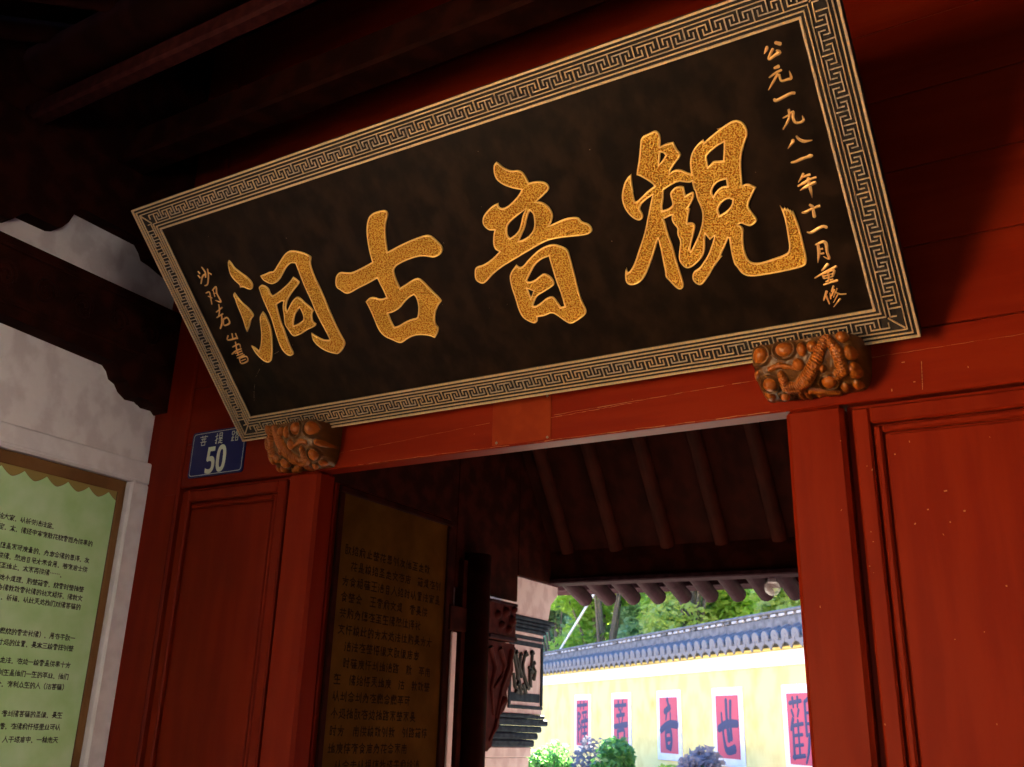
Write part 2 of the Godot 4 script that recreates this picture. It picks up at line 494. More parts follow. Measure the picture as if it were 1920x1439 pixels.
func build_left_wall() -> void:
	# tie beam with a scalloped bracket, and a cloud-cut beam above it, both on the plaster
	var tb := points([-1.75, 2.995, -0.785, 2.975, -0.31, 2.955, -0.285, 2.935, -0.268, 2.905, -0.235, 2.893, -0.212, 2.865, -0.17, 2.842, -0.12, 2.846, -0.085, 2.828, -0.03, 2.83, -0.004, 2.815, -0.004, 3.285, -1.75, 3.30])
	var beam := part("tie_beam", prism(tb, 0.0, 0.09), M.dark_red, gate, Vector3(-1.9, 0, 0))
	beam.rotation.y = PI / 2
	# carved scrolls on its face
	for k in 9:
		var cx := -0.16 - k * 0.175
		var pts := []
		var rad := []
		for i in 26:
			var a := i * 0.42
			var rr := 0.052 * (1.0 - i / 30.0)
			pts.append(Vector3(cx + rr * cos(a) * (1 if k % 2 else -1), 3.13 + rr * sin(a) * 1.25, 0.093))
			rad.append(0.008)
		part("scroll", tube(pts, rad, 6), M.dark_red, beam)
	for yy in [3.02, 3.24]:
		bar("fillet", Vector3(-1.74, yy, 0.0905), Vector3(-0.05, yy + 0.018, 0.102), M.dark_red, beam, 0.004)
	var ub := points([-1.75, 3.35, -0.90, 3.36, -0.872, 3.372, -0.85, 3.40, -0.826, 3.418, -0.69, 3.42, -0.665, 3.43, -0.641, 3.465, -0.62, 3.52, -0.596, 3.552, -0.26, 3.548, -0.23, 3.52, -0.211, 3.49, -0.16, 3.482, -0.09, 3.462, -0.02, 3.446, -0.004, 3.44, -0.004, 3.86, -1.75, 3.80])
	var up := part("cloud_beam", prism(ub, 0.0, 0.08), M.dark_red, gate, Vector3(-1.9, 0, 0))
	up.rotation.y = PI / 2
	# ragged plaster edge against the timber of the column
	var t := PackedVector3Array()
	var rng := RandomNumberGenerator.new()
	rng.seed = 4
	var last := -0.008
	for i in 70:
		var y0 := 2.592 + i * 0.0035
		var z1 := 0.010 + rng.randf_range(-0.004, 0.004) + 0.012 * sin(i * 0.21)
		quad(t, Vector3(-1.897, y0, 0.12), Vector3(-1.897, y0 + 0.0035, 0.12), Vector3(-1.897, y0 + 0.0035, z1 - 0.005), Vector3(-1.897, y0, last - 0.005))
		last = z1
	part("plaster_edge", commit(t), M.plaster, gate)

func build_rear() -> void:
	# boarded head over the rear opening, eave purlin and round rafter ends
	bar("head_board", Vector3(-1.9, 2.60, -3.69), Vector3(3.4, 2.86, -3.64), M.dark_red, gate)
	bar("eave_purlin", Vector3(-1.9, 2.56, -3.78), Vector3(3.4, 2.598, -3.62), M.rafter, gate, 0.008)
	for k in 27:
		var x := -1.83 + k * 0.196
		part("eave_rafter", tube([Vector3(x, 2.655, -3.66), Vector3(x, 2.505, -4.12), Vector3(x, 2.502, -4.13)], [0.055, 0.055, 0.045], 14), M.rafter, gate)
	bar("eave_board", Vector3(-2.5, 2.585, -4.20), Vector3(4.0, 2.63, -4.165), M.rafter, gate)
	# rear columns
	part("column", tube([Vector3(-1.83, 0, -2.585), Vector3(-1.83, 2.60, -2.585)], [0.095, 0.09], 24), M.dark_red, gate)
	part("column", tube([Vector3(3.33, 0, -2.70), Vector3(3.33, 2.60, -2.70)], [0.105, 0.10], 24), M.dark_red, gate)
	bar("post", Vector3(-1.893, 0.0, -2.485), Vector3(-1.83, 2.55, -2.44), M.dark_red, gate)
	bar("pale_strip", Vector3(-1.868, 0.0, -2.425), Vector3(-1.85, 2.11, -2.375), M.white_paint, gate)
	bar("beam", Vector3(-1.868, 2.115, -2.48), Vector3(-1.82, 2.26, -2.30), M.dark_red, gate)
	# stepped masonry pier that carries the eave
	var pier := Node3D.new()
	pier.name = "pier"
	gate.add_child(pier, true)
	var x0 := -2.3
	bar("shaft", Vector3(x0, 0, -3.42), Vector3(-1.9, 1.40, -2.80), M.plaster, pier)
	bar("shaft_band", Vector3(x0, 1.402, -3.44), Vector3(-1.895, 1.462, -2.80), M.plaster, pier)
	var st := [[1.464, 1.508, 3.47], [1.510, 1.552, 3.52], [1.554, 1.594, 3.57], [1.596, 1.640, 3.655], [1.642, 1.668, 3.61]]
	for a in st:
		bar("corbel_course", Vector3(x0 - 0.02, a[0], -a[2]), Vector3(-1.885, a[1], -2.82), M.slate, pier, 0.010)
	bar("panel_block", Vector3(x0, 1.67, -3.585), Vector3(-1.9, 2.15, -2.82), M.plaster, pier)
	bar("panel_rim", Vector3(-1.8995, 1.70, -3.58), Vector3(-1.888, 1.722, -3.12), M.slate, pier)
	bar("panel_rim", Vector3(-1.8995, 2.105, -3.58), Vector3(-1.888, 2.135, -3.12), M.slate, pier)
	bar("panel_rim", Vector3(-1.8995, 1.723, -3.15), Vector3(-1.888, 2.104, -3.125), M.slate, pier)
	bar("panel_rim", Vector3(-1.8995, 1.723, -3.58), Vector3(-1.888, 2.104, -3.555), M.slate, pier)
	bar("panel_ground", Vector3(-1.8995, 1.745, -3.545), Vector3(-1.894, 1.80, -3.16), M.slate, pier)
	# moulded picture on the panel: rocks, stems and leaves
	var rel := Node3D.new()
	rel.name = "panel_relief"
	pier.add_child(rel, true)
	for s in [[3.17, 2.06, 3.22, 1.95, 3.26, 1.86, 3.29, 1.79], [3.21, 2.05, 3.24, 1.97, 3.235, 1.88], [3.27, 2.04, 3.255, 1.96, 3.29, 1.90], [3.33, 2.05, 3.30, 1.98, 3.31, 1.93, 3.35, 1.86, 3.39, 1.83], [3.43, 2.06, 3.42, 1.98, 3.40, 1.92, 3.41, 1.84], [3.44, 1.99, 3.47, 1.95, 3.45, 1.89], [3.18, 1.92, 3.20, 1.84, 3.25, 1.80], [3.38, 1.97, 3.44, 1.94], [3.31, 1.86, 3.35, 1.80]]:
		var pts := []
		var rad := []
		for i in range(0, s.size(), 2):
			pts.append(Vector3(-1.893, s[i + 1], -s[i]))
			rad.append(0.016 - 0.009 * absf(i - s.size() * 0.6) / s.size())
		part("stem", tube(pts, rad, 7), M.relief_ink, rel)
	for l in [[3.17, 2.07], [3.21, 2.055], [3.33, 2.06], [3.345, 2.05], [3.43, 2.065], [3.415, 2.07], [3.27, 2.045], [3.45, 2.0], [3.40, 1.95], [3.24, 1.86], [3.28, 1.82], [3.22, 1.81], [3.35, 1.83]]:
		part("leaf", tube([Vector3(-1.893, l[1] - 0.018, -l[0] + 0.012), Vector3(-1.888, l[1], -l[0]), Vector3(-1.893, l[1] + 0.018, -l[0] - 0.014)], [0.004, 0.015, 0.003], 7), M.relief_ink, rel)
	bar("cornice", Vector3(x0, 2.152, -3.60), Vector3(-1.894, 2.172, -2.82), M.slate, pier)
	bar("cornice", Vector3(x0, 2.174, -3.59), Vector3(-1.897, 2.196, -2.82), M.plaster, pier)
	st = [[2.198, 2.222, 3.62], [2.224, 2.248, 3.66], [2.250, 2.272, 3.70], [2.274, 2.302, 3.75]]
	for a in st:
		bar("corbel_course", Vector3(x0 - 0.02, a[0], -a[2]), Vector3(-1.888, a[1], -2.82), M.slate, pier, 0.008)
	var hd := points([3.0, 2.304, 3.66, 2.304, 3.70, 2.42, 3.80, 2.50, 3.80, 2.555, 3.0, 2.555])
	var head := part("pier_head", prism(hd, -0.4, 0.0), M.plaster, pier, Vector3(-1.9, 0, 0))
	head.rotation.y = PI / 2
	# carved timber bracket in front of the pier
	var br := Node3D.new()
	br.name = "carved_bracket"
	gate.add_child(br, true)
	bar("block", Vector3(-1.885, 2.10, -3.03), Vector3(-1.79, 2.345, -2.68), M.carve_red, br, 0.01)
	bar("block_rim", Vector3(-1.7895, 2.105, -3.025), Vector3(-1.778, 2.13, -2.69), M.rafter, br)
	bar("block_rim", Vector3(-1.7895, 2.325, -3.025), Vector3(-1.778, 2.343, -2.69), M.rafter, br)
	for p in [[2.90, 2.28, 0.03], [3.0, 2.31, 0.035], [3.08, 2.26, 0.04], [2.95, 2.22, 0.028], [3.1, 2.33, 0.025], [3.04, 2.2, 0.03]]:
		part("boss", tube([Vector3(-1.80, p[1] - 0.03, -p[0] + 0.11), Vector3(-1.775, p[1] - 0.02, -p[0] + 0.11), Vector3(-1.765, p[1] - 0.016, -p[0] + 0.11)], [p[2], p[2] * 0.8, p[2] * 0.3], 9), M.carve_red, br)
	var bp := points([2.80, 2.14, 3.14, 2.14, 3.12, 2.05, 3.13, 1.98, 3.09, 1.90, 3.05, 1.84, 3.07, 1.79, 3.03, 1.73, 2.98, 1.70, 2.97, 1.63, 2.91, 1.58, 2.89, 1.52, 2.84, 1.49, 2.80, 1.50])
	var leg := part("bracket_leg", prism(bp, 0.0, 0.07), M.carve_red, br, Vector3(-1.875, -0.05, 0.10))
	leg.rotation.y = PI / 2
	for s in [[2.83, 2.10, 2.90, 1.98, 2.86, 1.86, 2.90, 1.70], [2.95, 2.10, 3.02, 2.00, 2.97, 1.92, 2.90, 1.86], [3.10, 2.10, 3.06, 1.98, 2.99, 1.86, 2.93, 1.68], [3.03, 1.80, 2.97, 1.75, 2.92, 1.62, 2.86, 1.55]]:
		var pts := []
		var rad := []
		for i in range(0, s.size(), 2):
			pts.append(Vector3(s[i], s[i + 1], 0.07))
			rad.append(0.022 - 0.002 * i)
		part("scroll", tube(pts, rad, 8), M.carve_red, leg)
	# glass globe hung under the eave
	var lamp := thing("globe_lamp", "small clear glass globe lamp hanging under the rear eave rafters", "lamp", Vector3(-0.322, 2.545, -3.80))
	var gl := SphereMesh.new()
	gl.radius = 0.05
	gl.height = 0.10
	part("globe", gl, M.glass, lamp, Vector3(0, -0.045, 0))
	part("cap", tube([Vector3(0, -0.012, 0), Vector3(0, 0.02, 0)], [0.028, 0.022], 14), M.white_paint, lamp)

# ------------------------------------------------------------ across the lane, behind the camera
func leaves(rng: RandomNumberGenerator, blobs: Array, n: int, size: float) -> ArrayMesh:
	var t := PackedVector3Array()
	for i in n:
		var b: Array = blobs[rng.randi() % blobs.size()]
		var d := Vector3(rng.randfn(), rng.randfn(), rng.randfn()).normalized() * pow(rng.randf(), 0.45)
		var p: Vector3 = b[0] + Vector3(d.x, d.y * b[2], d.z) * b[1]
		var a := Vector3(rng.randfn(), rng.randfn() * 0.6, rng.randfn()).normalized()
		var c := a.cross(Vector3(rng.randfn(), rng.randfn(), rng.randfn())).normalized()
		var s := size * rng.randf_range(0.6, 1.4)
		var tip := p + a * s + Vector3(0, -0.15 * s, 0)
		quad(t, p - a * s * 0.6, p + c * s * 0.34, tip, p - c * s * 0.34)
	return commit(t)

func tree(called: String, label: String, at: Vector3, h: float, r: float, m: Material, seed_: int, n: int, size: float, group := "") -> Node3D:
	var o := thing(called, label, "tree", at, group)
	var rng := RandomNumberGenerator.new()
	rng.seed = seed_
	var lean := Vector3(rng.randf_range(-0.3, 0.3), 0, rng.randf_range(-0.3, 0.3))
	var top := Vector3(0, h * 0.8, 0) + lean
	part("trunk", tube([Vector3(0, -0.2, 0), Vector3(0, h * 0.3, 0) + lean * 0.5, top], [0.06 + h * 0.018, 0.04 + h * 0.013, 0.02], 9), M.bark, o)
	var blobs := []
	for i in 13:
		var a := rng.randf() * TAU
		var e := rng.randf_range(0.0, 1.0)
		var c := Vector3(cos(a) * r * 0.62 * sqrt(rng.randf()), h * (0.35 + 0.58 * e), sin(a) * r * 0.62 * sqrt(rng.randf())) + lean * e
		blobs.append([c, r * rng.randf_range(0.34, 0.58), 0.8])
		part("limb", tube([Vector3(0, h * 0.3, 0) + lean * 0.5, Vector3(0, h * 0.3, 0).lerp(c, 0.6), c], [0.03 + h * 0.006, 0.03, 0.012], 6), M.bark, o)
	part("crown", leaves(rng, blobs, n, size), m, o)
	return o

func build_lane() -> void:
	var h := thing("bounce_wall", "low cream plastered bounce wall added along the sunlit forecourt", "wall", Vector3(-3.7, -0.12, 7.2))  # unseen wall, placed and sized to throw warm sunlight onto the gate front
	bar("wall_body", Vector3(-4.2, 0, 0), Vector3(1.2, 2.9, 0.3), M.cream, h, 0.02)
	bar("plinth", Vector3(-4.22, 0, -0.03), Vector3(1.22, 0.25, -0.003), M.stone, h)
	bar("coping", Vector3(-4.3, 2.9, -0.12), Vector3(1.3, 3.02, 0.42), M.tile, h, 0.02)
	var dw := thing("added_lane_wall", "tall dark grey brick wall added to keep out sky light across the lane facing the porch", "wall", Vector3(-20.0, -0.12, 9.0))  # out of view, added to hide the sky and keep fill light low
	bar("wall_body", Vector3(0, 0, 0), Vector3(34, 5.0, 0.4), M.brick, dw, 0.02)
	bar("coping", Vector3(-0.05, 5.0, -0.15), Vector3(34.05, 5.15, 0.55), M.tile, dw, 0.02)
	var ww := thing("added_lane_wall", "white plastered bounce wall added to light the porch, standing forward into the lane, away from the forecourt", "wall", Vector3(10.0, -0.12, 7.1))  # out of view, added to bounce sunlight onto the left plaster
	bar("wall_body", Vector3(0, 0, 0), Vector3(12, 5.0, 0.4), M.lime, ww, 0.02)
	bar("coping", Vector3(-0.05, 5.0, -0.15), Vector3(12.05, 5.15, 0.55), M.tile, ww, 0.02)

# ------------------------------------------------------------ the court behind
func build_court() -> void:
	var w := thing("courtyard_wall", "yellow courtyard wall with white band, grey tiled coping and framed red signs", "wall", Vector3(-2.641, 0, -12.565))
	w.rotation_degrees.y = -43.15
	bar("wall_body", Vector3(-16, 0, -0.4), Vector3(5, 2.60, 0), M.yellow, w, 0.01)
	bar("white_band", Vector3(-16, 2.602, -0.42), Vector3(5, 2.83, 0.012), M.lime, w, 0.01)
	bar("cornice", Vector3(-16, 2.832, -0.42), Vector3(5, 2.872, 0.07), M.yellow, w, 0.01)
	bar("coping_bed", Vector3(-16, 2.874, -0.40), Vector3(5, 2.99, 0.02), M.tile, w, 0.01)
	slab("coping_slope", 3.14, -0.22, 2.955, 0.20, -16, 5, 0.03, M.tile, w)
	var rb := bar("ridge_block", Vector3(-16, 3.13, -0.42), Vector3(5, 3.36, -0.20), M.ridge, w, 0.015)
	bar("ridge_cap", Vector3(-16, 3.412, -0.45), Vector3(5, 3.465, -0.17), M.ridge, w, 0.02)
	bar("ridge_core", Vector3(-16, 3.362, -0.40), Vector3(5, 3.41, -0.225), M.ridge, w, 0.005)
	var chip := cbox(Vector3(0.16, 0.042, 0.05), 0.006)
	for k in 60:
		var o := part("ridge_tile", chip, M.ridge_chip if k % 5 else M.ridge, w, Vector3(-12.6 + k * 0.255, 3.386, -0.205))
		o.rotation.y = 0.03 * sin(k * 2.3)
	# cover tiles, round end tiles and drip tiles
	var half := PackedVector3Array()
	var n := 8
	for i in n:
		var a0 := PI * i / n
		var a1 := PI * (i + 1) / n
		for s in [1.0, 0.75]:
			quad(half, Vector3(cos(a0) * 0.075 * s, sin(a0) * 0.075 * s, 0), Vector3(cos(a1) * 0.075 * s, sin(a1) * 0.075 * s, 0), Vector3(cos(a1) * 0.075 * s, sin(a1) * 0.075 * s, 0.46), Vector3(cos(a0) * 0.075 * s, sin(a0) * 0.075 * s, 0.46))
	var cover := commit(half, true)
	var disc_t := PackedVector3Array()
	add_tube(disc_t, [Vector3(0, 0, 0), Vector3(0, 0, 0.025), Vector3(0, 0, 0.026)], [0.098, 0.098, 0.085], 20)
	add_tube(disc_t, [Vector3(0, 0, 0.02), Vector3(0, 0, 0.034)], [0.045, 0.03], 12)
	var disc := commit(disc_t)
	var drip := prism(points([-0.135, 0.05, -0.12, -0.02, -0.06, -0.045, -0.03, -0.085, 0.0, -0.115, 0.03, -0.085, 0.06, -0.045, 0.12, -0.02, 0.135, 0.05, 0.06, 0.02, 0, 0.012, -0.06, 0.02]), 0.0, 0.02)
	for k in 58:
		var x := 0.98 - k * 0.2855
		var c := part("cover_tile", cover, M.tile, w, Vector3(x, 3.16, -0.215))
		c.rotation.x = 0.415
		var d := part("end_tile", disc, M.tile_face, w, Vector3(x, 3.0, 0.205))
		d.rotation.x = 0.12
		var e := part("drip_tile", drip, M.tile_face, w, Vector3(x + 0.143, 2.925, 0.21))
		e.rotation.x = 0.10
	# five signs, each a red panel in a white surround with one written sign
	var texts := ["观", "世", "音", "菩", "薩"]
	var strokes := {
		"世": [[.48,.07,.15,.49,.42,.15,.55,.72,.18],[.68,.09,.15,.64,.42,.13,.66,.70,.16],[.25,.28,.09,.28,.48,.11,.33,.72,.13,.45,.88,.19,.80,.84,.24],[.10,.54,.20,.5,.455,.22,.96,.45,.2]],
		"音": [[.46,.03,.16,.52,.13,.13],[.30,.26,.18,.62,.18,.2],[.42,.26,.12,.36,.40,.1],[.62,.28,.1,.62,.41,.1],[.05,.60,.2,.5,.485,.22,.99,.49,.24],[.62,.59,.17,.34,.64,.15,.40,.90,.17],[.62,.60,.17,.66,.78,.15,.56,.92,.2],[.42,.76,.14,.62,.74,.12],[.44,.90,.15,.62,.88,.15]],
		"观": [[.10,.14,.10,.52,.11,.10],[.22,.06,.10,.24,.20,.08],[.40,.05,.10,.38,.20,.08],[.16,.24,.09,.22,.33,.08],[.42,.23,.09,.36,.33,.08],[.20,.36,.12,.10,.52,.09],[.18,.46,.10,.17,.92,.11],[.18,.46,.09,.54,.43,.09],[.36,.38,.09,.36,.90,.09],[.20,.60,.08,.50,.58,.08],[.20,.74,.08,.50,.72,.08],[.12,.90,.10,.54,.87,.10],[.64,.12,.10,.64,.60,.10],[.64,.12,.09,.90,.11,.11,.89,.60,.10],[.66,.28,.07,.88,.27,.07],[.66,.43,.07,.88,.42,.07],[.66,.58,.08,.88,.57,.08],[.72,.62,.11,.66,.82,.10,.56,.97,.07],[.82,.62,.11,.82,.90,.12,.98,.92,.12,.99,.80,.07]],
		"菩": [[.10,.14,.12,.90,.12,.12],[.34,.04,.12,.38,.22,.1],[.66,.03,.12,.60,.22,.1],[.46,.22,.14,.54,.29,.12],[.22,.34,.13,.78,.31,.13],[.36,.37,.1,.42,.47,.1],[.66,.36,.1,.58,.47,.1],[.05,.56,.17,.95,.51,.19],[.28,.64,.15,.34,.92,.15],[.30,.65,.12,.74,.63,.14,.68,.92,.16],[.34,.90,.12,.68,.88,.12]],
		"薩": [[.08,.12,.12,.92,.10,.12],[.34,.03,.11,.36,.20,.1],[.66,.03,.11,.62,.20,.1],[.14,.28,.12,.18,.92,.14],[.14,.28,.11,.36,.34,.12,.20,.46,.1,.38,.58,.11,.22,.66,.1],[.50,.28,.1,.90,.26,.11],[.60,.33,.1,.66,.40,.1],[.84,.32,.1,.78,.41,.1],[.44,.48,.14,.96,.44,.14],[.50,.50,.12,.38,.92,.1],[.56,.60,.1,.92,.58,.1],[.54,.74,.1,.90,.72,.1],[.72,.52,.12,.72,.90,.12],[.46,.92,.14,.98,.88,.14]],
	}
	for k in 5:
		var right: float = 0.48 - [0.0, 2.235, 4.505, 6.82, 9.12][k]
		var sgn := Node3D.new()
		sgn.name = "wall_sign"
		w.add_child(sgn, true)
		sgn.position = Vector3(right - 0.76, 1.24, 0.0)
		bar("surround", Vector3(-0.14, -0.12, 0.002), Vector3(0.90, 1.09, 0.02), M.lime, sgn, 0.006)
		bar("panel", Vector3(0, 0, 0.021), Vector3(0.76, 0.965, 0.03), M.sign_red, sgn, 0.003)
		var t := PackedVector3Array()
		for s in strokes[texts[k]]:
			var q := []
			for i in range(0, s.size(), 3):
				q.append(Vector3(s[i] * 0.76, 0.965 - s[i + 1] * 0.965, s[i + 2] * 0.62))
			brush(t, q, 0.0305, 0.035)
		part("lettering", commit(t), M.sign_ink, sgn)
	var sh := thing("added_side_hall", "unseen grey hall block with red columns, added to shade the gate pier along the right of the courtyard", "hall", Vector3(0.6, -0.02, -4.9))  # out-of-view block, added to shade the rear pier and passage
	bar("wall", Vector3(0, 0, -5.4), Vector3(3.4, 4.2, 0), M.ridge, sh, 0.02)
	bar("roof", Vector3(-0.3, 4.2, -5.8), Vector3(3.7, 4.5, 0.2), M.tile, sh, 0.05)
	for k in 5:
		bar("column", Vector3(-0.08, 0, -5.3 + k * 1.28), Vector3(-0.003, 4.19, -5.12 + k * 1.28), M.red_upright, sh, 0.02)
	# planting in front of the wall
	var plants := [
		["round_shrub", "rounded bright green shrub standing next to the pier of the gate", 1016, 1392, 0.95, "leaf_green", 2.6],
		["low_shrub", "low pale green shrub between round shrub and lilac grey bush", 1040, 1414, 0.75, "leaf_bright", 2.2],
		["grey_bush", "broad lilac grey bush below the far red signs", 1090, 1386, 1.25, "leaf_grey", 1.6],
		["conifer_shrub", "pointed bright green conifer shrub in front of a red sign", 1154, 1374, 0.85, "leaf_green", 1.4],
		["feathery_shrub", "grey feathery shrub between two red signs", 1308, 1390, 0.80, "leaf_grey", 1.3],
		["small_shrub", "small green shrub below the sign with a long cross stroke", 1238, 1424, 0.75, "leaf_bright", 1.3],
		["leafy_shrub", "small leafy green shrub beside the grey feathery shrub", 1336, 1424, 0.55, "leaf_green", 1.1]]
	var basis := w.transform.basis
	for i in plants.size():
		var p: Array = plants[i]
		var hit := ray_to_plane(p[2], p[3], w.position + basis.z * p[6], basis.z)
		var o := thing(p[0], p[1], "shrub", Vector3(hit.x, -0.02, hit.z))
		var rng := RandomNumberGenerator.new()
		rng.seed = 300 + i
		var hh: float = hit.y
		var rr: float = p[4]
		var blobs := []
		for j in 22:
			var f := rng.randf()
			var rad := rr * (1.0 - 0.55 * f * f if p[0] != "conifer_shrub" else 1.0 - 0.88 * f)
			var ang := rng.randf() * TAU
			var c := Vector3(cos(ang) * rad * 0.8 * sqrt(rng.randf()), hh * (0.10 + 0.78 * f), sin(ang) * rad * 0.8 * sqrt(rng.randf()))
			blobs.append([c, rr * rng.randf_range(0.12, 0.34), 0.9])
			part("twig", tube([Vector3(0, 0, 0), c * Vector3(0.5, 0.6, 0.5), c + Vector3(0, 0.05, 0)], [0.014, 0.009, 0.004], 5), M.bark, o)
		part("stem", tube([Vector3(0, -0.05, 0), Vector3(0, hh * 0.7, 0)], [0.03, 0.012], 6), M.bark, o)
		part("foliage", leaves(rng, blobs, 5200 if p[5] != "leaf_grey" else 4200, 0.075), M[p[5]], o)
	# trees behind the wall
	var kinds := [["leaf_bright", "bright green"], ["leaf_yellow", "yellow green"], ["leaf_mid", "grey green"]]
	var order := [0, 1, 0, 1, 0, 0, 1, 0, 2, 0, 2, 2, 2, 2, 2, 2]
	var trng := RandomNumberGenerator.new()
	trng.seed = 606
	for i in order.size():
		var at: Vector3 = w.position + basis.x * (3.2 - i * 1.75 + trng.randf_range(-0.4, 0.4)) + basis.z * (-1.9 - (i % 3) * 1.0 - (2.0 if i > 9 else 0.0))
		var kd: Array = kinds[order[i]]
		tree("court_tree", "%s sunlit tree rising behind the tiled courtyard wall" % kd[1], Vector3(at.x, 0.0, at.z), trng.randf_range(7.8, 9.2), trng.randf_range(1.6, 2.1), M[kd[0]], 500 + i, 16000, 0.125, "trees behind the courtyard wall, %s" % kd[1])
	# pale stay wire rising from the coping
	var a := ray_to_plane(1047, 1222, w.position - basis.z * 0.6, basis.z)
	var b := ray_to_plane(1104, 1128, w.position - basis.z * 0.6, basis.z)
	var pole := thing("stay_pole", "thin pale leaning pole rising behind the tiled wall coping", "pole", Vector3(a.x, 0, a.z))
	var d := b - a
	part("rod", tube([Vector3(0, 0, 0) - Vector3(d.x, 0, d.z) * (a.y / d.y), b - Vector3(a.x, 0, a.z) + d * 0.6], [0.03, 0.03], 8), M.steel, pole)

func ray_to_plane(px: float, py: float, p0: Vector3, n: Vector3) -> Vector3:
	var c := Vector3(1.616, 1.591, 2.753)
	var d := Vector3(0.840, 0.041, -0.541) * (px - 884.8) - Vector3(0.159, 0.935, 0.317) * (py - 660.06) + Vector3(-0.518, 0.352, -0.779) * 1853.86
	return c + d * ((p0 - c).dot(n) / d.dot(n))

# a brush stroke: points carry x, y and the width there
func brush(t: PackedVector3Array, q: Array, z0: float, z1: float) -> void:
	var pts := []
	for i in q.size() - 1:
		for k in 4:
			var f := k / 4.0
			var a: Vector3 = q[maxi(i - 1, 0)]
			var e: Vector3 = q[mini(i + 2, q.size() - 1)]
			pts.append(a.cubic_interpolate(q[i], q[i + 1], e, f) if false else (q[i] as Vector3).cubic_interpolate(q[i + 1], a, e, f))
	pts.append(q[q.size() - 1])
	var lft := PackedVector2Array()
	var rgt := PackedVector2Array()
	for i in pts.size():
		var dir3: Vector3 = pts[mini(i + 1, pts.size() - 1)] - pts[maxi(i - 1, 0)]
		var dir := Vector2(dir3.x, dir3.y).normalized()
		var o: Vector2 = dir.orthogonal() * pts[i].z * 0.5
		var p := Vector2(pts[i].x, pts[i].y)
		if i == 0:
			lft.append(p - dir * pts[i].z * 0.3 + o * 0.45)
			rgt.append(p - dir * pts[i].z * 0.3 - o * 0.45)
		lft.append(p + o)
		rgt.append(p - o)
		if i == pts.size() - 1:
			lft.append(p + dir * pts[i].z * 0.3 + o * 0.45)
			rgt.append(p + dir * pts[i].z * 0.3 - o * 0.45)
	for i in lft.size() - 1:
		var mid0 := (lft[i] + rgt[i]) * 0.5
		var mid1 := (lft[i + 1] + rgt[i + 1]) * 0.5
		quad(t, Vector3(lft[i].x, lft[i].y, z0), Vector3(lft[i + 1].x, lft[i + 1].y, z0), Vector3(mid1.x, mid1.y, z1), Vector3(mid0.x, mid0.y, z1))
		quad(t, Vector3(mid0.x, mid0.y, z1), Vector3(mid1.x, mid1.y, z1), Vector3(rgt[i + 1].x, rgt[i + 1].y, z0), Vector3(rgt[i].x, rgt[i].y, z0))

